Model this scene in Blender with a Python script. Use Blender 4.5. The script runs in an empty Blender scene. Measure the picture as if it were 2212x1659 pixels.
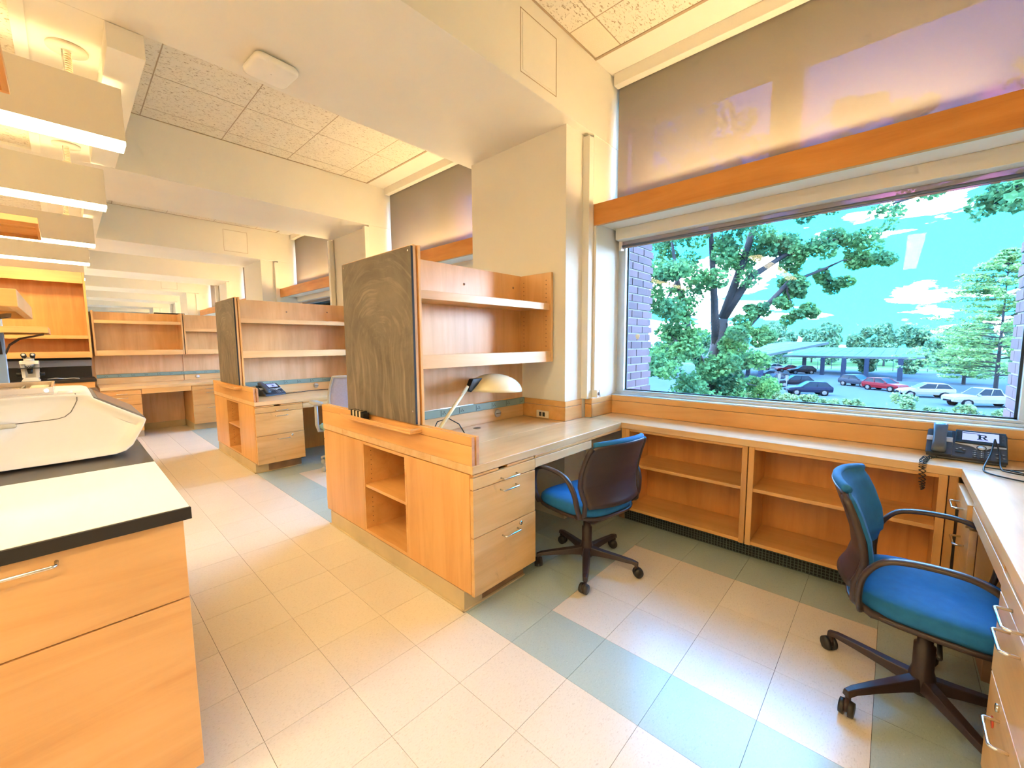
import bpy, bmesh, math, random
from mathutils import Vector, Matrix, noise
random.seed(7)
sc = bpy.context.scene
COL = sc.collection
R = math.radians
PI = math.pi

# ------------------------------------------------------------------ camera
W_, H_ = 2212.0, 1659.0
FPX = 888.567
YAW, PITCH, ROLL = 0.8245, 0.09742, -0.00677
CAM = Vector((-1.275, -1.193, 1.349))
def cam_axes():
    f = Vector((math.sin(YAW)*math.cos(PITCH), math.cos(YAW)*math.cos(PITCH), -math.sin(PITCH)))
    r = Vector((math.cos(YAW), -math.sin(YAW), 0)); u = r.cross(f)
    c, s = math.cos(ROLL), math.sin(ROLL)
    return c*r + s*u, -s*r + c*u, f
_r, _u, _f = cam_axes()
cam_d = bpy.data.cameras.new('camera'); cam = bpy.data.objects.new('camera', cam_d); COL.objects.link(cam)
cam_d.sensor_width = 36.0; cam_d.lens = FPX / W_ * 36.0; cam_d.clip_start = 0.02; cam_d.clip_end = 900
M = Matrix((( _r.x, _u.x, -_f.x, CAM.x), (_r.y, _u.y, -_f.y, CAM.y), (_r.z, _u.z, -_f.z, CAM.z), (0, 0, 0, 1)))
cam.matrix_world = M
sc.camera = cam
def project(p):
    d = Vector(p) - CAM; z = d.dot(_f)
    return (W_/2 + FPX*d.dot(_r)/z, H_/2 - FPX*d.dot(_u)/z, z)

# ------------------------------------------------------------------ colour management
vs = sc.view_settings
vs.view_transform = 'Standard'; vs.look = 'None'; vs.gamma = 1.0; vs.use_curve_mapping = False
vs.exposure = 1.45
sc.cycles.use_denoising = True
sc.cycles.max_bounces = 6; sc.cycles.diffuse_bounces = 4; sc.cycles.glossy_bounces = 2
sc.cycles.transparent_max_bounces = 8
sc.cycles.sample_clamp_indirect = 10
sc.cycles.use_adaptive_sampling = True; sc.cycles.adaptive_threshold = .14; sc.cycles.use_light_tree = False

# ------------------------------------------------------------------ node helpers
def lin(c):
    return tuple((v/12.92 if v <= .04045 else ((v+.055)/1.055)**2.4) for v in c)
def rgb(r, g, b):
    return lin((r/255., g/255., b/255.))
class NT:
    def __init__(s, tree): s.t = tree; s.n = tree.nodes; s.l = tree.links
    def new(s, t, **kw):
        n = s.n.new(t)
        for k, v in kw.items():
            if k.startswith('i_'):
                key = k[2:]
                key = int(key) if key.isdigit() else key.replace('_', ' ')
                n.inputs[key].default_value = v
            else: setattr(n, k, v)
        return n
    def link(s, a, b): s.l.new(a, b)

# ------------------------------------------------------------------ sky
SKY_CLEAR = (0.085, 3.2, 8.2)
SKY_LOW = (0.12, 3.6, 7.4)
CLOUD = (22.0, 24.0, 28.0)
wd = bpy.data.worlds.new('sky'); sc.world = wd; wd.use_nodes = True
nt = NT(wd.node_tree); nt.n.clear()
tc = nt.new('ShaderNodeTexCoord')
sep = nt.new('ShaderNodeSeparateXYZ'); nt.link(tc.outputs['Generated'], sep.inputs[0])
hz = nt.new('ShaderNodeMath', operation='ADD', i_1=0.18); nt.link(sep.outputs['Z'], hz.inputs[0])
hzm = nt.new('ShaderNodeMath', operation='MAXIMUM', i_1=0.08); nt.link(hz.outputs[0], hzm.inputs[0])
dx = nt.new('ShaderNodeMath', operation='DIVIDE'); nt.link(sep.outputs['X'], dx.inputs[0]); nt.link(hzm.outputs[0], dx.inputs[1])
dy = nt.new('ShaderNodeMath', operation='DIVIDE'); nt.link(sep.outputs['Y'], dy.inputs[0]); nt.link(hzm.outputs[0], dy.inputs[1])
cmb = nt.new('ShaderNodeCombineXYZ'); nt.link(dx.outputs[0], cmb.inputs[0]); nt.link(dy.outputs[0], cmb.inputs[1]); cmb.inputs[2].default_value = 3.7
nz = nt.new('ShaderNodeTexNoise', i_Scale=1.15, i_Detail=9.0, i_Roughness=0.56, i_Distortion=0.25); nt.link(cmb.outputs[0], nz.inputs['Vector'])
cr = nt.new('ShaderNodeValToRGB'); nt.link(nz.outputs['Fac'], cr.inputs[0])
cr.color_ramp.elements[0].position = 0.50; cr.color_ramp.elements[0].color = (0, 0, 0, 1)
cr.color_ramp.elements[1].position = 0.62; cr.color_ramp.elements[1].color = (1, 1, 1, 1)
gr = nt.new('ShaderNodeMapRange', i_1=0.0, i_2=0.35); nt.link(sep.outputs['Z'], gr.inputs[0])
mx = nt.new('ShaderNodeMix', data_type='RGBA'); nt.link(gr.outputs[0], mx.inputs[0])
mx.inputs[6].default_value = SKY_LOW + (1,); mx.inputs[7].default_value = SKY_CLEAR + (1,)
mc = nt.new('ShaderNodeMix', data_type='RGBA'); nt.link(cr.outputs[0], mc.inputs[0]); nt.link(mx.outputs[2], mc.inputs[6]); mc.inputs[7].default_value = CLOUD + (1,)
gd = nt.new('ShaderNodeMath', operation='GREATER_THAN', i_1=-0.02); nt.link(sep.outputs['Z'], gd.inputs[0])
mg = nt.new('ShaderNodeMix', data_type='RGBA'); nt.link(gd.outputs[0], mg.inputs[0]); mg.inputs[6].default_value = (.35, .45, .40, 1); nt.link(mc.outputs[2], mg.inputs[7])
bg = nt.new('ShaderNodeBackground', i_Strength=1.0); nt.link(mg.outputs[2], bg.inputs[0])
wo = nt.new('ShaderNodeOutputWorld'); nt.link(bg.outputs[0], wo.inputs[0])

# ------------------------------------------------------------------ sun
sun_d = bpy.data.lights.new('sun', 'SUN'); sun_d.energy = 2.2; sun_d.angle = R(0.6); sun_d.color = (1.0, .97, .88)
sun = bpy.data.objects.new('sun', sun_d); COL.objects.link(sun)
sun.rotation_euler = Vector((.42, .40, -.82)).to_track_quat('-Z', 'Y').to_euler()
LAMP_STRENGTH = 12.0
COVE_STRENGTH = 27.0
LAMP_COLOR = (1.0, .775, .395)

# ------------------------------------------------------------------ materials
MATS = {}
def new_mat(name):
    m = bpy.data.materials.new(name); m.use_nodes = True
    n = NT(m.node_tree); n.n.clear()
    out = n.new('ShaderNodeOutputMaterial'); b = n.new('ShaderNodeBsdfPrincipled'); n.link(b.outputs[0], out.inputs[0])
    MATS[name] = m
    return m, n, b, out
def plain(name, col, rough=.5, metal=0., var=.04, scale=6., bump=0., coat=0., spec=.5, bscale=None):
    m, n, b, o = new_mat(name)
    tcn = n.new('ShaderNodeTexCoord')
    no = n.new('ShaderNodeTexNoise', i_Scale=scale, i_Detail=4.0); n.link(tcn.outputs['Object'], no.inputs['Vector'])
    mr = n.new('ShaderNodeMapRange', i_1=.3, i_2=.7, i_3=1-var, i_4=1+var); n.link(no.outputs['Fac'], mr.inputs[0])
    ml = n.new('ShaderNodeVectorMath', operation='SCALE'); ml.inputs[0].default_value = col; n.link(mr.outputs[0], ml.inputs['Scale'])
    n.link(ml.outputs[0], b.inputs['Base Color'])
    b.inputs['Roughness'].default_value = rough; b.inputs['Metallic'].default_value = metal
    b.inputs['Coat Weight'].default_value = coat; b.inputs['Specular IOR Level'].default_value = spec
    if bump:
        n2 = n.new('ShaderNodeTexNoise', i_Scale=bscale or scale*8, i_Detail=3.0); n.link(tcn.outputs['Object'], n2.inputs['Vector'])
        bp = n.new('ShaderNodeBump', i_Strength=bump, i_Distance=.002); n.link(n2.outputs['Fac'], bp.inputs['Height']); n.link(bp.outputs[0], b.inputs['Normal'])
    return m
def wood(name, axis, base=rgb(227, 170, 102), dark=rgb(215, 154, 86), light=rgb(235, 182, 116), rough=.38, wear=0.0):
    m, n, b, o = new_mat(name)
    tcn = n.new('ShaderNodeTexCoord')
    s = [9., 9., 9.]; s['xyz'.index(axis)] = .9
    mp = n.new('ShaderNodeMapping'); mp.inputs['Scale'].default_value = s; n.link(tcn.outputs['Object'], mp.inputs[0])
    oi = n.new('ShaderNodeObjectInfo')
    ad = n.new('ShaderNodeVectorMath', operation='ADD'); n.link(mp.outputs[0], ad.inputs[0])
    sc_ = n.new('ShaderNodeMath', operation='MULTIPLY', i_1=31.0); n.link(oi.outputs['Random'], sc_.inputs[0]); n.link(sc_.outputs[0], ad.inputs[1])
    n1 = n.new('ShaderNodeTexNoise', i_Scale=1.3, i_Detail=7.0, i_Roughness=.62, i_Distortion=.6); n.link(ad.outputs[0], n1.inputs['Vector'])
    r = n.new('ShaderNodeValToRGB'); n.link(n1.outputs['Fac'], r.inputs[0])
    e = r.color_ramp.elements; e[0].position = .28; e[0].color = dark + (1,); e[1].position = .75; e[1].color = light + (1,)
    k = e.new(.5); k.color = base + (1,)
    big = n.new('ShaderNodeTexNoise', i_Scale=2.2, i_Detail=2.0); n.link(tcn.outputs['Object'], big.inputs['Vector'])
    mr = n.new('ShaderNodeMapRange', i_1=.3, i_2=.7, i_3=.90, i_4=1.08); n.link(big.outputs['Fac'], mr.inputs[0])
    mr2 = n.new('ShaderNodeMapRange', i_1=0., i_2=1., i_3=.93, i_4=1.06); n.link(oi.outputs['Random'], mr2.inputs[0])
    mm = n.new('ShaderNodeMath', operation='MULTIPLY'); n.link(mr.outputs[0], mm.inputs[0]); n.link(mr2.outputs[0], mm.inputs[1])
    ml = n.new('ShaderNodeVectorMath', operation='SCALE'); n.link(r.outputs[0], ml.inputs[0]); n.link(mm.outputs[0], ml.inputs['Scale'])
    colout = ml.outputs[0]
    if wear:
        ws = n.new('ShaderNodeTexNoise', i_Scale=5.0, i_Detail=8.0, i_Roughness=.75, i_Distortion=1.5); n.link(tcn.outputs['Object'], ws.inputs['Vector'])
        wr = n.new('ShaderNodeMapRange', i_1=.60, i_2=.74, i_3=0., i_4=wear); n.link(ws.outputs['Fac'], wr.inputs[0])
        wm = n.new('ShaderNodeMix', data_type='RGBA'); n.link(wr.outputs[0], wm.inputs[0]); n.link(colout, wm.inputs[6]); wm.inputs[7].default_value = rgb(150, 105, 62) + (1,)
        colout = wm.outputs[2]
    n.link(colout, b.inputs['Base Color'])
    b.inputs['Roughness'].default_value = rough; b.inputs['Coat Weight'].default_value = .15; b.inputs['Coat Roughness'].default_value = .25
    return m
wood_x = wood('maple_grain_x', 'x'); wood_y = wood('maple_grain_y', 'y'); wood_z = wood('maple_grain_z', 'z')
wood_top = wood('maple_worktop', 'x', rgb(232, 190, 136), rgb(214, 166, 108), rgb(240, 204, 156), rough=.30)
wood_topy = wood('maple_bench_top', 'y', rgb(232, 190, 136), rgb(214, 166, 108), rgb(240, 204, 156), rough=.30)
wood_worn = wood('maple_worn_drawer', 'x', rgb(230, 182, 118), rgb(212, 160, 94), rgb(240, 198, 138), wear=.35)
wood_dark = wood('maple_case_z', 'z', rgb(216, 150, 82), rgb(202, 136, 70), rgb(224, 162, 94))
wood_pale = wood('maple_backing', 'z', rgb(224, 182, 140), rgb(208, 162, 118), rgb(234, 196, 156), rough=.5)
wood_shx = wood('maple_shelf_daylit_x', 'x', rgb(232, 184, 126), rgb(222, 170, 112), rgb(238, 194, 140)); wood_shz = wood('maple_shelf_daylit_z', 'z', rgb(226, 176, 118), rgb(214, 160, 102), rgb(234, 188, 132))  # same maple made paler: window light on the shelves put into the colour
wood_end = plain('maple_end_grain', rgb(206, 150, 110), .6, var=.10, scale=40)
wood_beam = wood('maple_window_beam', 'y', rgb(214, 140, 62), rgb(196, 120, 48), rgb(224, 154, 76))

paint = plain('white_wall_paint', rgb(232, 226, 214), .65, var=.02, scale=2., bump=.05, bscale=90)
paint_trim = plain('white_trim_paint', rgb(236, 230, 218), .45, var=.02)
grid_m = plain('grid_metal', rgb(176, 152, 122), .5, var=.02)
dark_gap = plain('dark_joint', rgb(70, 58, 46), .9)
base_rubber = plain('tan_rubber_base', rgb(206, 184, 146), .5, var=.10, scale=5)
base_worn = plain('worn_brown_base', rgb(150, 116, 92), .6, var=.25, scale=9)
chrome = plain('chrome', (.75, .75, .76), .18, 1.0, var=.01)
alum = plain('aluminium_frame', rgb(206, 216, 224), .35, .6, var=.02)
dark_frame = plain('dark_gasket', rgb(30, 52, 74), .5)
brown_pl = plain('dark_brown_plastic', rgb(58, 44, 44), .38, var=.05)
black_pl = plain('black_plastic', rgb(24, 24, 26), .4)
caster_m = plain('caster_rubber', rgb(44, 40, 40), .45)
fab_blue = plain('blue_fabric', rgb(26, 104, 160), .85, var=.08, scale=30, bump=.3, bscale=700)
grey_pl = plain('light_grey_plastic', rgb(186, 180, 172), .45)
mesh_grey = plain('lavender_mesh', rgb(176, 174, 198), .8, var=.06, scale=60)
seat_green = plain('pale_green_fabric', rgb(150, 190, 180), .85, var=.1, scale=30)
lamp_w = plain('cream_enamel', rgb(240, 226, 190), .35, coat=.3)
teal = plain('teal_raceway', rgb(128, 152, 146), .45, var=.03)
outlet_d = plain('dark_outlet', rgb(52, 62, 64), .5)
ivory = plain('ivory_plastic', rgb(240, 224, 196), .4)
phone_d = plain('charcoal_phone', rgb(52, 56, 68), .42, var=.04)
phone_g = plain('slate_handset', rgb(78, 84, 98), .38)
silver = plain('silver_plastic', rgb(200, 200, 204), .35, .3)
epoxy = plain('black_epoxy_top', rgb(62, 52, 44), .32, var=.12, scale=8)
epoxy_edge = plain('black_epoxy_edge', rgb(30, 25, 24), .4, var=.1)
mat_white = plain('white_bench_mat', rgb(250, 246, 230), .5, var=.01)
mach = plain('cream_machine_plastic', rgb(238, 228, 210), .35, var=.01, coat=.1)
mach_line = plain('machine_seam', rgb(120, 106, 90), .6)
mach_scr = plain('machine_screen', rgb(120, 112, 100), .12, var=.1, scale=12)
post_blue = plain('blue_grey_post', rgb(150, 172, 190), .4)
bracket_m = plain('dark_bracket', rgb(74, 60, 50), .5)
fixture_w = plain('white_fixture_enamel', rgb(226, 218, 202), .5, var=.01)
felt = plain('black_felt', rgb(30, 28, 26), .95)
felt_w = plain('cream_felt', rgb(226, 206, 170), .95)
brick_m = None
def brickmat():
    m, n, b, o = new_mat('red_brick')
    oi = n.new('ShaderNodeObjectInfo'); tcn = n.new('ShaderNodeTexCoord')
    no = n.new('ShaderNodeTexNoise', i_Scale=30.0, i_Detail=5.0); n.link(tcn.outputs['Object'], no.inputs['Vector'])
    ad = n.new('ShaderNodeMath', operation='ADD'); n.link(no.outputs['Fac'], ad.inputs[0]); n.link(oi.outputs['Random'], ad.inputs[1])
    r = n.new('ShaderNodeValToRGB'); mr = n.new('ShaderNodeMapRange', i_1=.3, i_2=1.7); n.link(ad.outputs[0], mr.inputs[0]); n.link(mr.outputs[0], r.inputs[0])
    r.color_ramp.elements[0].color = (.060, .030, .040) + (1,); r.color_ramp.elements[1].color = (.115, .058, .068) + (1,)
    n.link(r.outputs[0], b.inputs['Base Color']); b.inputs['Roughness'].default_value = .85
    bp = n.new('ShaderNodeBump', i_Strength=.4, i_Distance=.003); n.link(no.outputs['Fac'], bp.inputs['Height']); n.link(bp.outputs[0], b.inputs['Normal'])
    return m
brick_m = brickmat()
mortar = plain('mortar', (.22, .21, .21), .9, var=.06, scale=40)
brick_wall = plain('far_brick_wall', rgb(160, 118, 124), .9, var=.2, scale=14)

def acoustic(name, col, pit):
    m, n, b, o = new_mat(name)
    tcn = n.new('ShaderNodeTexCoord'); oi = n.new('ShaderNodeObjectInfo')
    sc_ = n.new('ShaderNodeMath', operation='MULTIPLY', i_1=17.0); n.link(oi.outputs['Random'], sc_.inputs[0])
    ad = n.new('ShaderNodeVectorMath', operation='ADD'); n.link(tcn.outputs['Object'], ad.inputs[0]); n.link(sc_.outputs[0], ad.inputs[1])
    mp = n.new('ShaderNodeMapping'); mp.inputs['Scale'].default_value = (28, 58, 40); mp.inputs['Rotation'].default_value = (0, 0, .5); n.link(ad.outputs[0], mp.inputs[0])
    no = n.new('ShaderNodeTexNoise', i_Scale=1.5, i_Detail=3.0, i_Roughness=.5, i_Distortion=1.0); n.link(mp.outputs[0], no.inputs['Vector'])
    r = n.new('ShaderNodeValToRGB'); n.link(no.outputs['Fac'], r.inputs[0])
    r.color_ramp.elements[0].position = .335; r.color_ramp.elements[0].color = pit + (1,)
    r.color_ramp.elements[1].position = .415; r.color_ramp.elements[1].color = col + (1,)
    n.link(r.outputs[0], b.inputs['Base Color']); b.inputs['Roughness'].default_value = .9
    bp = n.new('ShaderNodeBump', i_Strength=.7, i_Distance=.006); n.link(r.outputs[0], bp.inputs['Height']); n.link(bp.outputs[0], b.inputs['Normal'])
    return m
tile_ceil = acoustic('fissured_ceiling_tile', rgb(230, 221, 204), rgb(178, 156, 128))
tile_fine = plain('fine_ceiling_tile', rgb(228, 218, 198), .9, var=.05, scale=120)

def floor_mat(name, a, b_, c):
    m, n, b, o = new_mat(name)
    tcn = n.new('ShaderNodeTexCoord'); oi = n.new('ShaderNodeObjectInfo'); ge = n.new('ShaderNodeNewGeometry')
    mp = n.new('ShaderNodeMapping'); mp.inputs['Scale'].default_value = (60, 130, 10); mp.inputs['Rotation'].default_value = (0, 0, .6); n.link(ge.outputs['Position'], mp.inputs[0])
    no = n.new('ShaderNodeTexNoise', i_Scale=1.6, i_Detail=5.0, i_Roughness=.65, i_Distortion=.8); n.link(mp.outputs[0], no.inputs['Vector'])
    r = n.new('ShaderNodeValToRGB'); n.link(no.outputs['Fac'], r.inputs[0])
    e = r.color_ramp.elements; e[0].position = .30; e[0].color = a + (1,); e[1].position = .72; e[1].color = c + (1,)
    k = e.new(.46); k.color = b_ + (1,)
    k2 = e.new(.60); k2.color = b_ + (1,)
    mr = n.new('ShaderNodeMapRange', i_1=0., i_2=1., i_3=.975, i_4=1.025); n.link(oi.outputs['Random'], mr.inputs[0])
    ml = n.new('ShaderNodeVectorMath', operation='SCALE'); n.link(r.outputs[0], ml.inputs[0]); n.link(mr.outputs[0], ml.inputs['Scale'])
    n.link(ml.outputs[0], b.inputs['Base Color'])
    n2 = n.new('ShaderNodeTexNoise', i_Scale=3.5, i_Detail=6.0, i_Roughness=.7); n.link(ge.outputs['Position'], n2.inputs['Vector'])
    mr2 = n.new('ShaderNodeMapRange', i_1=.3, i_2=.7, i_3=.22, i_4=.30); n.link(n2.outputs['Fac'], mr2.inputs[0]); b.inputs['Roughness'].default_value = .25
    b.inputs['Specular IOR Level'].default_value = .6
    return m
fl_beige = floor_mat('beige_vinyl_tile', rgb(206, 190, 170), rgb(226, 213, 196), rgb(232, 221, 206))
fl_blue = floor_mat('blue_green_vinyl_tile', rgb(162, 174, 166), rgb(176, 188, 180), rgb(194, 204, 196))

def chalk():
    m, n, b, o = new_mat('chalkboard_slate')
    tcn = n.new('ShaderNodeTexCoord')
    def layer(rot, scl, lo, hi, dist):
        mp = n.new('ShaderNodeMapping'); mp.inputs['Scale'].default_value = scl; mp.inputs['Rotation'].default_value = rot; n.link(tcn.outputs['Object'], mp.inputs[0])
        no = n.new('ShaderNodeTexNoise', i_Scale=1.6, i_Detail=8.0, i_Roughness=.68, i_Distortion=dist); n.link(mp.outputs[0], no.inputs['Vector'])
        mr = n.new('ShaderNodeMapRange', i_1=lo, i_2=hi); n.link(no.outputs['Fac'], mr.inputs[0]); return mr.outputs[0]
    se = n.new('ShaderNodeSeparateXYZ'); n.link(tcn.outputs['Object'], se.inputs[0])
    def M2(op, x, y):
        q = n.new('ShaderNodeMath', operation=op)
        for i_, v_ in enumerate((x, y)):
            if v_ is None: continue
            if isinstance(v_, (int, float)): q.inputs[i_].default_value = v_
            else: n.link(v_, q.inputs[i_])
        return q.outputs[0]
    wob = n.new('ShaderNodeTexNoise', i_Scale=2.4, i_Detail=2.0); n.link(tcn.outputs['Object'], wob.inputs['Vector'])
    wv = M2('MULTIPLY', wob.outputs['Fac'], .16)
    yy = M2('ADD', M2('SUBTRACT', se.outputs['Y'], .02), wv); zz = M2('ADD', M2('SUBTRACT', se.outputs['Z'], .62), wv)
    rad = M2('SQRT', M2('ADD', M2('MULTIPLY', yy, yy), M2('MULTIPLY', zz, zz)), None); ang = M2('ARCTAN2', zz, yy)
    def streak(u, v, us, vs_, lo, hi):
        cb_ = n.new('ShaderNodeCombineXYZ'); n.link(M2('MULTIPLY', u, us), cb_.inputs[0]); n.link(M2('MULTIPLY', v, vs_), cb_.inputs[1])
        no = n.new('ShaderNodeTexNoise', i_Scale=1.0, i_Detail=6.0, i_Roughness=.6, i_Distortion=.25); n.link(cb_.outputs[0], no.inputs['Vector'])
        mr = n.new('ShaderNodeMapRange', i_1=lo, i_2=hi); n.link(no.outputs['Fac'], mr.inputs[0]); return mr.outputs[0]
    arcs = streak(rad, ang, 34., 1.3, .52, 1.0); strokes = streak(yy, se.outputs['Z'], 24., 1.5, .48, .85)
    lowm = n.new('ShaderNodeMapRange', i_1=.72, i_2=.45); n.link(se.outputs['Z'], lowm.inputs[0])
    d = layer((0, 0, 0), (1.6, 1.6, 1.6), .30, .75, .6)
    mixs = n.new('ShaderNodeMix', data_type='FLOAT'); n.link(lowm.outputs[0], mixs.inputs[0]); n.link(arcs, mixs.inputs[2]); n.link(strokes, mixs.inputs[3])
    mu = M2('ADD', M2('MULTIPLY', mixs.outputs[0], .80), M2('MULTIPLY', d, .45))
    r = n.new('ShaderNodeValToRGB'); n.link(mu, r.inputs[0])
    r.color_ramp.elements[0].color = rgb(92, 81, 69) + (1,); r.color_ramp.elements[1].color = rgb(168, 152, 131) + (1,)
    n.link(r.outputs[0], b.inputs['Base Color']); b.inputs['Roughness'].default_value = .7
    return m
chalk_m = chalk()
black_edge = plain('board_edge', rgb(26, 22, 20), .6)

def emit(name, col, s):
    m = bpy.data.materials.new(name); m.use_nodes = True; n = NT(m.node_tree); n.n.clear()
    o = n.new('ShaderNodeOutputMaterial'); e = n.new('ShaderNodeEmission'); e.inputs[0].default_value = tuple(col) + (1,); e.inputs[1].default_value = s
    n.link(e.outputs[0], o.inputs[0]); return m
lens_m = emit('lamp_diffuser', LAMP_COLOR, LAMP_STRENGTH)
up_m = emit('uplight_tube', LAMP_COLOR, LAMP_STRENGTH*.3)
cove_m = emit('cove_tube', LAMP_COLOR, COVE_STRENGTH)
screen_m = emit('phone_lcd', rgb(150, 165, 235), .75)
led_m = emit('status_led', (.6, .9, 1.), 2.)
def glass_mat():
    m = bpy.data.materials.new('window_glass'); m.use_nodes = True; n = NT(m.node_tree); n.n.clear()
    o = n.new('ShaderNodeOutputMaterial'); t = n.new('ShaderNodeBsdfTransparent'); g = n.new('ShaderNodeBsdfGlossy'); g.inputs['Roughness'].default_value = 0.0
    t.inputs[0].default_value = (.97, .99, 1., 1)
    f = n.new('ShaderNodeFresnel', i_IOR=1.25); mi = n.new('ShaderNodeMixShader'); n.link(f.outputs[0], mi.inputs[0]); n.link(t.outputs[0], mi.inputs[1]); n.link(g.outputs[0], mi.inputs[2]); n.link(mi.outputs[0], o.inputs[0])
    return m
glass_m = glass_mat()
def shade_mat():
    m = bpy.data.materials.new('shade_fabric'); m.use_nodes = True; n = NT(m.node_tree); n.n.clear()
    o = n.new('ShaderNodeOutputMaterial')
    d = n.new('ShaderNodeBsdfDiffuse'); d.inputs[0].default_value = rgb(204, 198, 182) + (1,)
    tr = n.new('ShaderNodeBsdfTranslucent'); tr.inputs[0].default_value = rgb(196, 184, 160) + (1,)
    tp = n.new('ShaderNodeBsdfTransparent'); tp.inputs[0].default_value = (.34, .15, .24, 1)
    a = n.new('ShaderNodeMixShader', i_0=.20); n.link(d.outputs[0], a.inputs[1]); n.link(tr.outputs[0], a.inputs[2])
    b = n.new('ShaderNodeMixShader', i_0=.42); n.link(a.outputs[0], b.inputs[1]); n.link(tp.outputs[0], b.inputs[2])
    n.link(b.outputs[0], o.inputs[0]); return m
shade_m = shade_mat()
def leaf_mat(name, a, c, trans=.35):
    m = bpy.data.materials.new(name); m.use_nodes = True; n = NT(m.node_tree); n.n.clear()
    o = n.new('ShaderNodeOutputMaterial'); ge = n.new('ShaderNodeNewGeometry')
    no = n.new('ShaderNodeTexNoise', i_Scale=1.1, i_Detail=3.0); n.link(ge.outputs['Position'], no.inputs['Vector'])
    mr = n.new('ShaderNodeMapRange', i_1=.3, i_2=.7); n.link(no.outputs['Fac'], mr.inputs[0])
    mi = n.new('ShaderNodeMix', data_type='RGBA'); n.link(mr.outputs[0], mi.inputs[0]); mi.inputs[6].default_value = a + (1,); mi.inputs[7].default_value = c + (1,)
    d = n.new('ShaderNodeBsdfDiffuse'); t = n.new('ShaderNodeBsdfTranslucent'); n.link(mi.outputs[2], d.inputs[0]); n.link(mi.outputs[2], t.inputs[0])
    x = n.new('ShaderNodeMixShader', i_0=trans); n.link(d.outputs[0], x.inputs[1]); n.link(t.outputs[0], x.inputs[2]); n.link(x.outputs[0], o.inputs[0]); return m
leaf_a = leaf_mat('broad_leaves', (.030, .100, .062), (.080, .20, .065))
leaf_b = leaf_mat('pale_needles', (.075, .18, .09), (.15, .25, .075))
leaf_c = leaf_mat('hazy_far_leaves', (.040, .115, .085), (.085, .175, .085), .2)  # distance haze put into the leaf colour as a lighter teal
leaf_d = leaf_mat('shrub_leaves', (.06, .125, .07), (.12, .175, .075))
bark = plain('bark', (.007, .010, .015), .9, var=.3, scale=12)
asphalt = plain('bluish_asphalt', (.034, .052, .066), .95, var=.06, scale=.6, spec=.0)  # one even bluish asphalt tone
grass = plain('grass', (.04, .085, .035), .95, var=.15, scale=.5, spec=0.)
concrete = plain('pale_concrete', (.055, .065, .07), .85, var=.06, scale=2, spec=0.)
line_m = plain('parking_line', (.055, .06, .062), .8, spec=0.)
steel_bl = plain('blue_grey_steel', (.008, .015, .030), .7, 0., spec=.02)
solar = plain('solar_panel', (.018, .045, .052), .6, .0, var=.06, scale=.4, spec=.03)
solar_fr = plain('solar_frame', (.026, .04, .045), .7, .0, spec=.02)
tire = plain('tire', (.002, .003, .005), .8, spec=.03)
rimm = plain('alloy_rim', (.05, .055, .06), .6, 0., spec=.05)
carglass = plain('car_glass', (.004, .008, .013), .3, spec=.06)
lampred = plain('tail_light', (.04, .003, .004), .5, spec=.05)
lampwhite = plain('head_light', (.06, .065, .07), .5, spec=.05)
def carpaint(name, c): return plain(name, c, .45, 0., var=.01, spec=.05)

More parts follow.
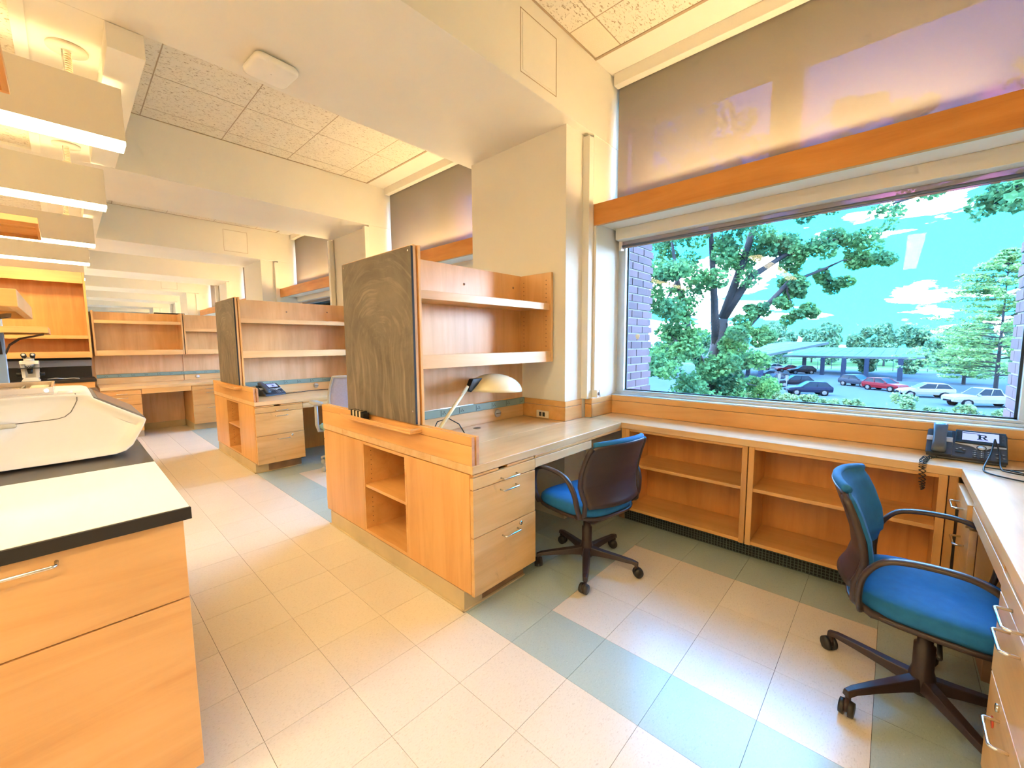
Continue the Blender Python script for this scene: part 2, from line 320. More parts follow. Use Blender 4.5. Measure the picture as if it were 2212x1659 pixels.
# ------------------------------------------------------------------ mesh builder
OFF = {}
class MB:
    def __init__(s): s.v = []; s.f = []; s.sm = []
    def _add(s, vs_, fs, smooth=False):
        o = len(s.v); s.v += [tuple(p) for p in vs_]
        for f in fs: s.f.append(tuple(i+o for i in f)); s.sm.append(smooth)
        return s
    def box(s, x0, x1, y0, y1, z0, z1):
        v = [(x0,y0,z0),(x1,y0,z0),(x1,y1,z0),(x0,y1,z0),(x0,y0,z1),(x1,y0,z1),(x1,y1,z1),(x0,y1,z1)]
        return s._add(v, [(0,3,2,1),(4,5,6,7),(0,1,5,4),(1,2,6,5),(2,3,7,6),(3,0,4,7)])
    def prism(s, poly, axis, a, b, smooth=False):
        # poly list of 2-D points in the plane normal to axis, extruded a..b
        n = len(poly)
        def P(p, t):
            if axis == 'x': return (t, p[0], p[1])
            if axis == 'y': return (p[0], t, p[1])
            return (p[0], p[1], t)
        v = [P(p, a) for p in poly] + [P(p, b) for p in poly]
        f = [(i, (i+1) % n, n+(i+1) % n, n+i) for i in range(n)]
        s._add(v, f, smooth)
        s._add([P(p, a) for p in poly], [tuple(range(n))[::-1]]); s._add([P(p, b) for p in poly], [tuple(range(n))])
        return s
    def loft(s, rings, smooth=True, cap=True):
        n = len(rings[0]); v = [p for r in rings for p in r]; f = []
        for k in range(len(rings)-1):
            for i in range(n):
                f.append((k*n+i, k*n+(i+1) % n, (k+1)*n+(i+1) % n, (k+1)*n+i))
        if cap: f.append(tuple(range(n))[::-1]); f.append(tuple((len(rings)-1)*n+i for i in range(n)))
        return s._add(v, f, smooth)
    def cyl(s, p0, p1, r0, r1=None, n=14, smooth=True, cap=True):
        if r1 is None: r1 = r0
        p0 = Vector(p0); p1 = Vector(p1); d = (p1-p0).normalized()
        a = d.orthogonal().normalized(); b = d.cross(a)
        def ring(p, r): return [tuple(p + (a*math.cos(2*PI*i/n) + b*math.sin(2*PI*i/n))*r) for i in range(n)]
        return s.loft([ring(p0, r0), ring(p1, r1)], smooth, cap)
    def tube(s, path, r, n=8, cap=True):
        path = [Vector(p) for p in path]; rings = []
        up = None
        for i, p in enumerate(path):
            d = (path[min(i+1, len(path)-1)] - path[max(i-1, 0)]).normalized()
            if up is None: up = d.orthogonal().normalized()
            a = (up - d*up.dot(d)); a = a.normalized() if a.length > 1e-6 else d.orthogonal().normalized(); up = a
            b = d.cross(a); rr = r[i] if isinstance(r, (list, tuple)) else r
            rings.append([tuple(p + (a*math.cos(2*PI*k/n) + b*math.sin(2*PI*k/n))*rr) for k in range(n)])
        return s.loft(rings, True, cap)
    def lathe(s, prof, c, n=24, cap=False):
        rings = [[(c[0]+r*math.cos(2*PI*i/n), c[1]+r*math.sin(2*PI*i/n), c[2]+z) for i in range(n)] for r, z in prof]
        return s.loft(rings, True, cap)
    def grid(s, pts, smooth=True):
        nu, nv = len(pts), len(pts[0]); v = [p for r in pts for p in r]
        f = [(i*nv+j, (i+1)*nv+j, (i+1)*nv+j+1, i*nv+j+1) for i in range(nu-1) for j in range(nv-1)]
        return s._add(v, f, smooth)
    def xform(s, mat):
        s.v = [tuple(mat @ Vector(p)) for p in s.v]; return s
    def build(s, name, mat, parent=None, bevel=0., seg=2, solid=0., sub=0):
        off = OFF.get(parent.name, Vector()) if parent else Vector()
        me = bpy.data.meshes.new(name)
        me.from_pydata([(p[0]-off.x, p[1]-off.y, p[2]-off.z) for p in s.v], [], s.f)
        me.polygons.foreach_set('use_smooth', s.sm); me.update()
        if mat: me.materials.append(mat)
        o = bpy.data.objects.new(name, me); COL.objects.link(o)
        if parent: o.parent = parent; OFF[o.name] = off
        if solid:
            m = o.modifiers.new('solid', 'SOLIDIFY'); m.thickness = solid; m.offset = 0
        if sub:
            m = o.modifiers.new('sub', 'SUBSURF'); m.levels = sub; m.render_levels = sub
        if bevel:
            m = o.modifiers.new('bevel', 'BEVEL'); m.width = bevel; m.segments = seg; m.limit_method = 'ANGLE'; m.angle_limit = R(50); m.harden_normals = False
        return o
def B(name, mat, parent, *boxes, bevel=.0015):
    m = MB()
    for b in boxes: m.box(*b)
    return m.build(name, mat, parent, bevel)
def tag(o, label, cat, group=None):
    o['label'] = label; o['category'] = cat
    if group: o['group'] = group
    return o
def thing(name, label, cat, loc=(0, 0, 0), rot=0., group=None, world=False):
    o = bpy.data.objects.new(name, None); o.empty_display_size = .1; COL.objects.link(o)
    o.location = loc; o.rotation_euler = (0, 0, rot)
    if world: OFF[o.name] = Vector(loc)
    return tag(o, label, cat, group)
def structure(o): o['kind'] = 'structure'; return o
def sroot(name, loc=(0, 0, 0)):
    o = bpy.data.objects.new(name, None); COL.objects.link(o); o.location = loc; OFF[o.name] = Vector(loc); o['kind'] = 'structure'; return o
def copy_tree(o, parent=None):
    c = o.copy(); COL.objects.link(c); c.parent = parent
    if o.name in OFF: OFF[c.name] = OFF[o.name]
    for ch in list(o.children): copy_tree(ch, c)
    return c

# ================================================================== SETTING
T = .3048; P = 3.353; YC = 1.09           # floor tile, bay module, centre of the first desk island
ZS = 2.89; ZC = 3.405                      # beam soffit, tile ceiling
XW = 1.83                                  # wall below the window
NB = 7                                     # last bay index
YEND = YC + P*7 + .56
FX0, FY0 = -5.0, -5.2
# ---- floor
fl = structure(MB().box(FX0, 2.45, FY0, YEND, -.30, -.0035).build('floor', dark_gap))
OFF[fl.name] = Vector()
def tile_is_blue(i, j):
    # i: tile index along X (0 = first column right of the aisle edge), j along Y
    if i < 0: return False
    jj = j % 11          # the pattern repeats every bay of 11 tiles; the beige field is rows -4..-1
    return not (1 <= i <= 3 and jj in (7, 8, 9, 10))
cells = []
for i in range(-5, 6):
    for j in range(-6, 24):
        cx, cy = (i+.5)*T, (j+.5)*T
        if i >= 5 and cx > 1.57+T/2: continue
        jj = j % 11
        covered = i >= 0 and 2 <= jj <= 5 and (i*T < .47) and j < 20
        if covered or (i <= -5 and not (2.0 < cy % P < 3.2)): pass
        if covered: continue
        if j > 22: continue
        px, py, pz = project((cx, cy, 0))
        vis = pz > .2 and -120 < px < 2330 and -50 < py < 1800
        cells.append((0 if vis else 1, (cx-CAM.x)**2+(cy-CAM.y)**2, i, j))
cells.sort()
g = .0007
tm = {}
for blue in (0, 1):
    m = MB(); h = T/2-g
    m.box(-h, h, -h, h, -.003, 0)
    me_o = m.build('floor_tile', fl_blue if blue else fl_beige, fl)
    tm[blue] = me_o.data; bpy.data.objects.remove(me_o)
rest = {0: MB(), 1: MB()}
for k, (nv, d, i, j) in enumerate(cells):
    bl = 1 if tile_is_blue(i, j) else 0
    cx, cy = (i+.5)*T, (j+.5)*T
    if k < 290 and nv == 0:
        o = bpy.data.objects.new('floor_tile', tm[bl]); COL.objects.link(o); o.parent = fl; o.location = (cx, cy, 0)
    else:
        rest[bl].box(cx-T/2+g, cx+T/2-g, cy-T/2+g, cy+T/2-g, -.003, 0)
for bl in (0, 1):
    o = rest[bl].build('floor_tiles', fl_blue if bl else fl_beige, fl); o['kind'] = 'stuff'
o = MB().box(FX0, -5*T, FY0, YEND, -.003, 0).box(-5*T, 2.0, FY0, -6*T, -.003, 0).box(-5*T, 2.0, 23*T, YEND, -.003, 0).build('floor_surround', fl_beige, fl); o['kind'] = 'stuff'

# ---- ceiling
ce = structure(MB().box(FX0, 2.45, FY0, YEND, 3.50, 3.8).build('ceiling', paint)); OFF[ce.name] = Vector()
def bay_center(k): return -.588 + P*k
def beam_y(k): return YC + P*k               # beam above island k
# plaster border strip along the windows
B('plaster_strip', paint, ce, (1.50, 1.99, FY0, YEND, ZC-.005, 3.5), bevel=0)
# left lower soffit
for k in range(-1, NB+1):
    y1 = beam_y(k) - .56 if k >= 0 else beam_y(-1) - .56; y0 = beam_y(k-1) + .56 if k >= 0 else FY0
    y0 += .0005; y1 -= .0005
    B('lower_soffit', paint, ce, (-1.29, -.89, y0, y1, ZS, 3.5), bevel=0)
    B('soffit_tiles', tile_ceil, ce, (FX0, -1.33, y0, y1, ZS+.02, 3.5), bevel=0)
    B('soffit_trim', paint_trim, ce, (-1.335, -1.285, y0, y1, ZS-.008, ZS+.03), bevel=.001)
gridx = [-.053 + .6096*n for n in range(-1, 4)]
tile_mesh = {}
for k in range(0, NB+1):
    y1 = beam_y(k) - .56; y0 = beam_y(k-1) + .56
    xs = [-.89] + [x for x in gridx if -.86 < x < 1.47] + [1.50]
    gy0 = .322 + P*k
    ys = sorted([y for y in [gy0 - .6096*n for n in range(-1, 5)] if y0+.02 < y < y1-.02] + [y0, y1])
    if k <= 2:
        for a in range(len(xs)-1):
            for b in range(len(ys)-1):
                x0, x1, ya, yb = xs[a], xs[a+1], ys[b], ys[b+1]
                fine = (k == 0 and a == len(xs)-2 and b == len(ys)-2)
                m = MB().box(x0+.004-(x0+x1)/2, x1-.004-(x0+x1)/2, ya+.004-(ya+yb)/2, yb-.004-(ya+yb)/2, 0, .02)
                o = m.build('ceiling_tile', tile_fine if fine else tile_ceil); o.parent = ce; o.location = ((x0+x1)/2, (ya+yb)/2, ZC)
        bars = MB()
        for x in xs[1:-1]: bars.box(x-.007, x+.007, y0, y1, ZC+.001, ZC+.02)
        for y in ys[1:-1]: bars.box(-.89, 1.50, y-.007, y+.007, ZC+.0015, ZC+.02)
        bars.box(1.492, 1.512, y0, y1, ZC-.006, ZC+.02).box(-.89, 1.5, y1-.012, y1, ZC-.003, ZC+.02).box(-.89, 1.5, y0, y0+.012, ZC-.003, ZC+.02)
        bars.build('ceiling_grid', grid_m, ce)
        MB().box(-.89, 1.5, y0, y1, ZC+.021, ZC+.03).build('plenum_board', dark_gap, ce)
    else:
        MB().box(-.89, 1.5, y0, y1, ZC, ZC+.03).build('ceiling_panel', tile_ceil, ce)

# ---- beams and columns
def bar_frame(m, x0, x1, z0, z1, y, w=.006, d=.004):
    m.box(x0, x1, y-d, y+.002, z0, z0+w).box(x0, x1, y-d, y+.002, z1-w, z1).box(x0, x0+w, y-d, y+.002, z0, z1).box(x1-w, x1, y-d, y+.002, z0, z1)
    return m
for k in range(-1, NB+1):
    yc = beam_y(k)
    bm = sroot('ceiling_beam', (0, yc, ZS))
    B('beam_body', paint, bm, (FX0, 1.99, yc-.56, yc+.56, ZS, 3.5), bevel=.002)
    if k in (0, 2, 4):
        dyp = yc-.56
        ap = MB().box(.70, 1.015, dyp-.004, dyp, 2.975, 3.29); ap.build('access_panel', paint_trim, bm, .001)
        bar_frame(MB(), .68, 1.035, 2.955, 3.31, dyp, .004, .002).build('access_frame', grid_m, bm)
    deep = (k % 2 == 0)
    xf = 1.238 if deep else 1.53
    co = sroot('column', (xf, yc, 0))
    B('column_body', paint, co, (xf, 1.99, yc-.498, yc+.505, 0, ZS), bevel=.002)
    # wooden base boards round the column above the worktops
    tb = MB(); th = .010
    def boards(z0, z1):
        m = MB()
        m.box(xf-th, xf, yc-.498-th, yc+.505+th, z0, z1)
        m.box(xf, 1.452, yc-.498-th, yc-.498, z0, z1); m.box(xf, 1.452, yc+.505, yc+.505+th, z0, z1)
        return m
    if k in (-1, 0, 1, 2):
        boards(.766, .870).build('base_board', wood_x, co, .0015); boards(.873, .915).build('base_board', wood_x, co, .0015)

# ---- window wall, bay by bay
wr = sroot('wall_right', (XW, 0, 0))
B('wall_panel', paint, wr, (XW, 1.99, FY0, YEND, 0, .905), bevel=0)
EX0, EX1 = 1.99, 2.48
ew = sroot('exterior_wall', (EX0, 0, 0))
def reveal(k):     # opening in Y of bay k
    yc = bay_center(k); return yc-1.112, yc+1.088
lo = MB(); lo.box(EX0, EX1, FY0, YEND, -5.0, .885); lo.box(EX0, EX1, FY0, YEND, 3.30, 4.6); lo.box(-5, EX0, FY0, YEND, 3.82, 4.6)
lo.build('masonry_band', brick_wall, ew)
piers = MB(); prev = FY0
for k in range(0, NB+1):
    a, b = reveal(k); piers.box(EX0+.012, EX1-.012, prev+.008 if k else prev, a-.008, .885, 3.30); prev = b
piers.box(EX0+.012, EX1, prev+.008, YEND, .885, 3.30)
piers.build('mortar_core', mortar, ew)
# real bricks on the two reveals of the near window
CH = .0686
def brick_mesh(l):
    m = MB().box(-l/2, l/2, -.05, .05, -.0285, .0285); o = m.build('brick', brick_m); me = o.data; bpy.data.objects.remove(o); return me
bm_full = brick_mesh(.196); bm_half = brick_mesh(.095)
def lay(yface, inward):
    n = int((2.32-.885)/CH)
    for c in range(n):
        z = .885 + .005 + c*CH + .0285
        xs = []
        if c % 2 == 0: xs = [(2.048, bm_half), (2.205, bm_full), (2.412, bm_full)]
        else: xs = [(2.10, bm_full), (2.307, bm_full), (2.462-.0, bm_half)]
        for x, me in xs:
            if me is bm_half and x > 2.4: x = 2.4605-.03
            o = bpy.data.objects.new('brick', me); COL.objects.link(o); o.parent = ew
            o.location = (x-EX0, yface + inward*.05 + random.uniform(-.001, .001), z)
ra, rb = reveal(0)
lay(rb, 1); lay(ra, -1)

def window_bay(k):
    yc = bay_center(k); a, b = reveal(k)
    yl, yr = yc+1.123, yc-1.117           # inner reveals
    n = k+1
    w = sroot('window_%d' % n, (1.95, yc, .92))
    # plaster reveals with the narrow step next to the column
    rv = MB()
    rv.box(1.512, 1.99, yl, yl+.045, 0 if k else 0, ZC-.005); rv.box(1.512, 1.99, yr-.045, yr, 0, ZC-.005)
    rv.build('plaster_reveal', paint, w)
    st = MB()
    for s_, y in ((1, yl), (-1, yr)):
        st.box(1.452, 1.512, min(y, y+s_*.06), max(y, y+s_*.06), .916, ZS-.02)
    st.build('corner_casing', paint_trim, w, .002)
    # wooden skirting of the reveal + backsplash board below the sill
    rb_ = MB()
    for z0, z1 in ((.766, .870), (.873, .915)):
        rb_.box(1.505, XW, yl-.010, yl, z0, z1); rb_.box(1.505, XW, yr, yr+.010, z0, z1)
        rb_.box(1.502, 1.512, yl-.010, yl+.05, z0, z1); rb_.box(1.502, 1.512, yr-.05, yr+.01, z0, z1)
    rb_.build('reveal_board', wood_x, w, .0015)
    B('sill_board', wood_y, w, (XW-.014, XW, yr+.010, yl-.010, .766, .870))
    B('sill_board', wood_y, w, (XW-.014, XW, yr+.010, yl-.010, .873, .915))
    # aluminium frame
    fr = MB(); x0, x1 = 1.93, 1.985
    fr.box(XW-.005, 1.985, yr, yl, .905, .922)                         # stool
    fr.box(1.89, x1, yr, yl, .922, .938); fr.box(1.91, x1, yr, yl, .938, .952)
    fr.box(x0-.015, x1, a-.04, a+.028, .922, 3.32); fr.box(x0-.015, x1, b-.028, b+.04, .922, 3.32)
    fr.box(x0, x1, a, b, 2.20, 2.44); fr.box(x0, x1, a, b, 3.25, 3.33)
    fr.box(x0, 2.10, yc-.10, yc+.07, 2.40, 3.30)
    fr.build('window_frame', alum, w, .002)
    gk = MB(); gk.box(1.955, 1.966, a+.028, a+.038, .952, 2.2).box(1.955, 1.966, b-.038, b-.028, .952, 2.2).box(1.955, 1.966, a+.028, b-.028, .952, .960)
    gk.build('gasket', dark_frame, w)
    MB().box(1.958, 1.962, a+.02, b-.02, .945, 2.21).build('pane', glass_m, w)
    MB().box(1.958, 1.962, a+.02, yc-.09, 2.43, 3.26).build('pane', glass_m, w)
    MB().box(1.958, 1.962, yc+.06, b-.02, 2.43, 3.26).build('pane', glass_m, w)
    # wooden header beam
    B('header_beam', wood_beam, w, (1.515, 1.55, yr+.002, yl-.002, 2.237, 2.392), bevel=.002)
    B('header_soffit', paint_trim, w, (1.556, 1.93, yr+.002, yl-.002, 2.262, 2.272), bevel=.001)
    B('header_back', paint_trim, w, (1.86, 1.93, yr+.002, yl-.002, 2.272, 2.385), bevel=.001)
    B('head_casing', paint, w, (1.735, 1.80, yr+.03, yl-.03, 3.312, ZC-.006), bevel=.003)
    which = ['nearest bay', 'second bay', 'third bay', 'fourth bay', 'fifth bay', 'sixth bay', 'seventh bay', 'eighth bay'][k]
    cv_ = thing('cove_light', 'hidden light strip on top of the wooden header beam of the %s' % which, 'light strip', (1.62, yc, 2.272), group='header cove lights', world=True)
    B('tray', fixture_w, cv_, (1.585, 1.665, yr+.06, yl-.06, 2.2722, 2.29))
    MB().cyl((1.606, yr+.24, 2.377), (1.606, yl-.24, 2.377), .014, n=10).build('tube', cove_m, cv_)
    for e_ in (yr+.25, yc, yl-.25): MB().box(1.598, 1.614, e_-.006, e_+.006, 2.29, 2.363).build('tube_clip', fixture_w, cv_)
    B('light_shield', fixture_w, cv_, (1.695, 1.70, yr+.06, yl-.06, 2.2722, 2.455))  # unseen board added to keep the tube's light off the roller shade
    s1 = thing('roller_shade', 'beige see-through roller shade drawn down over the upper window of the %s' % which, 'shade', (1.81, yc, 2.40), group='upper roller shades', world=True)
    MB().cyl((1.845, yr+.035, 3.335), (1.845, yl-.035, 3.335), .024, n=16).build('roller_tube', shade_m if 0 else fixture_w, s1)
    MB().box(1.812, 1.8128, yr+.04, yl-.035, 2.394, 3.345).build('fabric', shade_m, s1)
    MB().cyl((1.8124, yr+.04, 2.400), (1.8124, yl-.035, 2.400), .006, n=8).build('hem_bar', fixture_w, s1)
    if k <= 2:
        s2 = thing('roller_shade', 'rolled-up roller shade with grey hem under the wooden beam of the %s' % which, 'shade', (1.85, yc, 2.10), group='lower roller shades', world=True)
        B('cassette', fixture_w, s2, (1.80, 1.90, yr+.03, yl-.03, 2.172, 2.262), bevel=.004)
        MB().box(1.884, 1.8848, yr+.05, yl-.05, 2.115, 2.20).build('fabric', shade_m, s2)
        MB().cyl((1.8844, yr+.05, 2.135), (1.8844, yl-.05, 2.135), .010, n=10).build('hem_bar', plain('hem_grey', rgb(120, 124, 132), .4, .4) if 'hem_grey' not in MATS else MATS['hem_grey'], s2)
        B('end_bracket', paint_trim, s2, (1.86, 1.91, yl-.05, yl-.03, 2.10, 2.172))
        # cord channel
        if k == 0:
            cc = thing('shade_chain_channel', 'white vertical shade channel with square tensioner left of the near window', 'shade channel', (1.535, yl, .93), world=True)
            B('channel', paint_trim, cc, (1.522, 1.548, yl-.022, yl-.001, .985, 2.236), bevel=.002)
            bx = MB().box(1.516, 1.556, yl-.05, yl-.001, .925, .985); bx.build('tensioner', paint_trim, cc, .003)
            MB().cyl((1.54, yl-.052, .955), (1.54, yl-.048, .955), .014, n=16).build('pulley', base_worn, cc)
            MB().tube([(1.545, yl-.055, .985), (1.54, yl-.06, .95), (1.553, yl-.055, .930)], .0018, 6).build('chain', black_pl, cc)
    return w
for k in range(0, NB+1): window_bay(k)
# glue remains on the near pane
stk = MB()
tag(MB().prism([(.372+.018*math.cos(t)*(1+.3*math.sin(3*t)), 1.40+.022*math.sin(t)) for t in [2*PI*i/14 for i in range(14)]], 'x', 1.955, 1.9575).build('sticker_remnant', ivory), 'tan sticker remnant on the near window glass before the brick', 'sticker')

# ---- remaining shell
structure(MB().box(FX0-.2, FX0, FY0, YEND, -.3, 3.8).build('wall_left', paint))
structure(MB().box(FX0-.2, 2.45, FY0-.2, FY0, -.3, 3.8).build('wall_back', paint))
structure(MB().box(FX0-.2, 2.45, YEND, YEND+.2, -.3, 3.8).build('wall_front', paint))
structure(MB().box(1.0, 1.99, FY0, beam_y(-1)-.4, 0, 3.5).build('wall_corner', paint))
# downstand boxes between beams on the aisle side
for k in range(0, NB):
    y0 = beam_y(k)+.56; y1 = y0+1.85
    d = sroot('ceiling_downstand', (-.96, y0, 2.775))
    B('box', paint, d, (-1.03, -.89, y0+.001, y1, 2.775, 2.889), bevel=.002)

# ================================================================== FURNITURE
ZT = .765
def handle(parent, x0, x1, z, y, s=-1, mat=chrome, r=.0042, dep=.032):
    # bar handle on a face of constant y; s = outward direction in y
    c = .008
    path = [(x0, y, z), (x0, y+s*(dep-c), z), (x0+c*.3, y+s*(dep-c*.3), z), (x0+c, y+s*dep, z), (x1-c, y+s*dep, z), (x1-c*.3, y+s*(dep-c*.3), z), (x1, y+s*(dep-c), z), (x1, y, z)]
    return MB().tube(path, r, 8).build('handle', mat, parent)
def drawer(parent, x0, x1, z0, z1, y, s=-1, hx=None, hz=None, mat=wood_worn, th=.022, name='drawer', pull=0., lock=False):
    y = y + s*pull
    ya, yb = (y, y+th) if s < 0 else (y-th, y)
    if pull: yb2 = (yb, yb+.25) if s < 0 else (ya-.25, ya)
    d = MB().box(x0, x1, ya, yb, z0, z1)
    if pull:
        q = (y+th, y+th+.30) if s < 0 else (y-th-.30, y-th)
        d.box(x0+.02, x0+.032, q[0], q[1], z0+.01, z1-.015); d.box(x1-.032, x1-.02, q[0], q[1], z0+.01, z1-.015); d.box(x0+.032, x1-.032, q[0], q[1], z0+.01, z0+.018)
    d = d.build(name, mat, parent, .0018)
    if hx is not None:
        handle(d, hx-.058, hx+.058, hz, y, s)
    if lock:
        MB().cyl((hx+.085, y, hz+.02), (hx+.085, y+s*.006, hz+.02), .011, n=14).build('lock', chrome, d)
    return d

def pedestal(dy, label, full=True):
    # aisle-end storage pedestal of a desk island: X 0..0.475, Y .27..1.91 (+dy)
    t = thing('desk_pedestal', label, 'cabinet', (.24, YC+dy, 0), group='desk island pedestals', world=True)
    y0, y1 = .272+dy, 1.908+dy
    zb, zt = .107, .719
    cy0, cy1, cz0, cz1 = .836+dy, 1.314+dy, .128, .702
    # end face: two plain panels, frame round the cubby
    B('end_panel', wood_z, t, (0, .020, y0, cy0-.018, zb, zt))
    B('end_panel', wood_z, t, (0, .020, cy1+.018, y1, zb, zt))
    B('cubby_frame', wood_y, t, (0, .40, cy0-.018, cy0, zb, zt), (0, .40, cy1, cy1+.018, zb, zt), (0, .40, cy0, cy1, cz1, zt), (0, .40, cy0, cy1, zb, cz0))
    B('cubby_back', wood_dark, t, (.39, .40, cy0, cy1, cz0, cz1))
    B('cubby_shelf', wood_y, t, (.006, .385, cy0+.002, cy1-.002, .414, .434))
    ph = MB()
    for z in [.17+.032*i for i in range(6)] + [.46+.032*i for i in range(7)]:
        for x in (.05, .30): ph.cyl((x, cy1-.0004, z), (x, cy1+.001, z), .003, n=6)
    for z in [.17+.032*i for i in range(6)] + [.46+.032*i for i in range(7)]:
        for x in (.05, .30): ph.cyl((x, cy0-.001, z), (x, cy0+.0004, z), .003, n=6)
    ph.build('shelf_pin_holes', dark_gap, t)
    # side / carcass
    B('carcass_side', wood_z, t, (.020, .0215, y0+.002, cy0-.02, zb, zt), (.455, .473, y0+.003, y1-.003, zb, zt))
    B('carcass_base', wood_x, t, (.020, .455, y0+.003, cy0-.02, zb, zb+.018), (.020, .455, cy1+.02, y1-.003, zb, zb+.018))
    B('carcass_divider', wood_z, t, (.021, .455, 1.04+dy, 1.05+dy, zb+.02, zt) if 0 else (.402, .455, cy0, cy1, zb+.02, zt))
    # drawers on both long sides
    for s, yf in ((-1, .250+dy), (1, 1.930+dy)):
        d1 = drawer(t, .004, .472, .646, .704, yf, s, .255, .662)
        drawer(t, .004, .472, .404, .642, yf, s, .250, .602)
        drawer(t, .004, .476, .100, .400, yf-.003*-s*-1 if 0 else yf, s, .262, .353, lock=True)
        B('pull_out_board', wood_x, t, (.012, .185, yf+.004 if s < 0 else yf-.16, yf+.16 if s < 0 else yf-.004, .7075, .7185), (.25, .468, yf+.004 if s < 0 else yf-.16, yf+.16 if s < 0 else yf-.004, .7075, .7185))
    # plinth with coved rubber base
    pl = MB()
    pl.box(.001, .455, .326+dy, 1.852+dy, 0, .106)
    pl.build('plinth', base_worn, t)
    cv = MB(); cv.box(-.004, .001, .322+dy, 1.856+dy, .0, .105); cv.box(-.014, -.004, .313+dy, 1.865+dy, 0, .008)
    cv.box(-.004, .12, .321+dy, .326+dy, 0, .105); cv.box(-.014, .455, .313+dy, .326+dy, 0, .008)
    cv.build('cove_base', base_rubber, t, .002)
    return t
def worktop(dy, label, deep=True, near_only=False):
    xf = 1.238 if deep else 1.53
    t = thing('desk_worktop', label, 'worktop', (.7, YC+dy, .723), group='maple desk worktops', world=True)
    m = MB()
    g_ = .012
    ya, yb = .592-g_+dy, 1.595+g_+dy
    m.box(.002, 1.474, .250+dy, ya, .723, ZT)
    m.box(.002, 1.474, yb, 1.930+dy, .723, ZT)
    m.box(.002, xf-g_, ya, yb, .723, ZT)
    m.build('top', wood_top, t, .003)
    # centre drawers, aprons, pedestal end panels
    for s, yf in ((-1, .252+dy), (1, 1.928+dy)):
        a, b = (yf, yf+.018) if s < 0 else (yf-.018, yf)
        drawer(t, .477, 1.068, .652, .703, yf, s, None, None, mat=wood_top, name='pencil_drawer')
        B('apron', wood_x, t, (.476, 1.472, a, b, .706, .7225))
    MB().cyl((.633, .907+dy, ZT-.002), (.633, .907+dy, ZT+.0012), .026, n=20).build('cable_grommet', base_worn, t)
    # knee-space back wall
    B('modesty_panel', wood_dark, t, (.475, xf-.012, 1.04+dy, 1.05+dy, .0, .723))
    return t
def screen(dy, label, eraser=False):
    t = thing('chalkboard_screen', label, 'chalkboard', (.02, YC+dy, ZT), group='chalkboard end screens', world=True)
    y0, y1 = .250+dy, 1.930+dy
    for i, (x0, x1) in enumerate(((0, .0185), (.029, .0455))):
        rl = MB().box(x0, x1, y0, y1, ZT+.001, .8625); rl.build('lower_rail', wood_y, t, .0012)
        MB().box(x0, x1, y0, y1, .8645, .908).build('upper_rail', wood_y, t, .0012)
        MB().box(x0, x1, .690-i*.004+dy, 1.486+dy, .9085, 1.872).build('screen_panel', wood_z, t, .0015)
    MB().box(.0185, .029, .262+dy, 1.918+dy, ZT+.001, .862).box(.0185, .029, .71+dy, 1.47+dy, .862, 1.855).build('spacer', wood_dark, t)
    MB().box(.030, .0458, y0-.0004, y0-.0002, ZT+.002, .906).build('end_grain', wood_end, t)
    MB().box(.0005, .018, y0-.0004, y0-.0002, ZT+.002, .906).build('end_grain', wood_end, t)
    bb = MB().box(-.0135, -.0005, .688+dy, 1.476+dy, .915, 1.864).build('blackboard', chalk_m, t, .001)
    MB().box(-.0132, -.0006, .6865+dy, .6878+dy, .9155, 1.8635).build('board_edge', black_edge, bb)
    for yy, zz in ((.715, 1.842), (1.452, 1.842), (.712, .985)):
        MB().cyl((-.0138, yy+dy, zz), (-.0152, yy+dy, zz), .006, n=10).build('screw', chrome, bb)
    tr = MB(); tr.box(-.075, -.0005, .650+dy, 1.462+dy, .874, .886); tr.box(-.075, -.063, .650+dy, 1.462+dy, .886, .901); tr.box(-.063, -.0005, .650+dy, .662+dy, .886, .901)
    tr.build('chalk_tray', wood_y, t, .003)
    return t
def shelf_unit(dy, x0, x1, label, up=1.62, left_side=True, right_side=True, yb=1.002):
    # wall-hung double shelf facing the camera; backing panel down to the worktop
    t = thing('shelf_unit', label, 'shelf', ((x0+x1)/2, yb+dy, ZT), group='maple shelf units', world=True)
    B('back_panel', wood_shz, t, (x0, x1, yb+dy, yb+.016+dy, 1.215, 1.877))
    B('pin_board', wood_pale, t, (x0, x1, yb+.002+dy, yb+.014+dy, .921, 1.214))
    B('backsplash', wood_top, t, (x0, x1, yb-.006+dy, yb+.010+dy, ZT+.001, .864))
    yf = .700+dy
    if right_side: B('side_panel', wood_shz, t, (x1-.022, x1, yf-.004, yb+dy, 1.213, 1.875))
    if left_side: B('side_panel', wood_shz, t, (x0, x0+.022, yf-.004, yb+dy, 1.213, 1.875))
    xa = x0+(.023 if left_side else .001); xb = x1-(.023 if right_side else .001)
    ls = B('lower_shelf', wood_shx, t, (xa, xb, yf+.012, yb+dy, 1.222, 1.242))
    B('lower_lip', wood_shx, t, (xa, xb, yf-.002, yf+.012, 1.213, 1.291))
    B('upper_shelf', wood_shx, t, (xa, xb, yf+.032, yb+dy-.003, up-.012, up+.010))
    B('upper_lip', wood_shx, t, (xa, xb, yf+.010, yf+.032, up-.022, up+.026))
    if right_side:
        ph = MB()
        for y in (yb+dy-.035, yf+.045):
            for z in [1.33+.032*i for i in range(8)] + [1.66+.032*i for i in range(6)]: ph.cyl((xb+.0012, y, z), (xb+.0006, y, z), .0035, n=6)
        ph.build('shelf_pin_holes', dark_gap, t)
    for z, xx in ((1.76, .62), (1.78, 1.12)):
        if x0 < xx < x1: MB().cyl((xx, yb-.001+dy, z), (xx, yb+.004+dy, z), .009, n=10).build('screw_cap', base_worn, t)
    return t
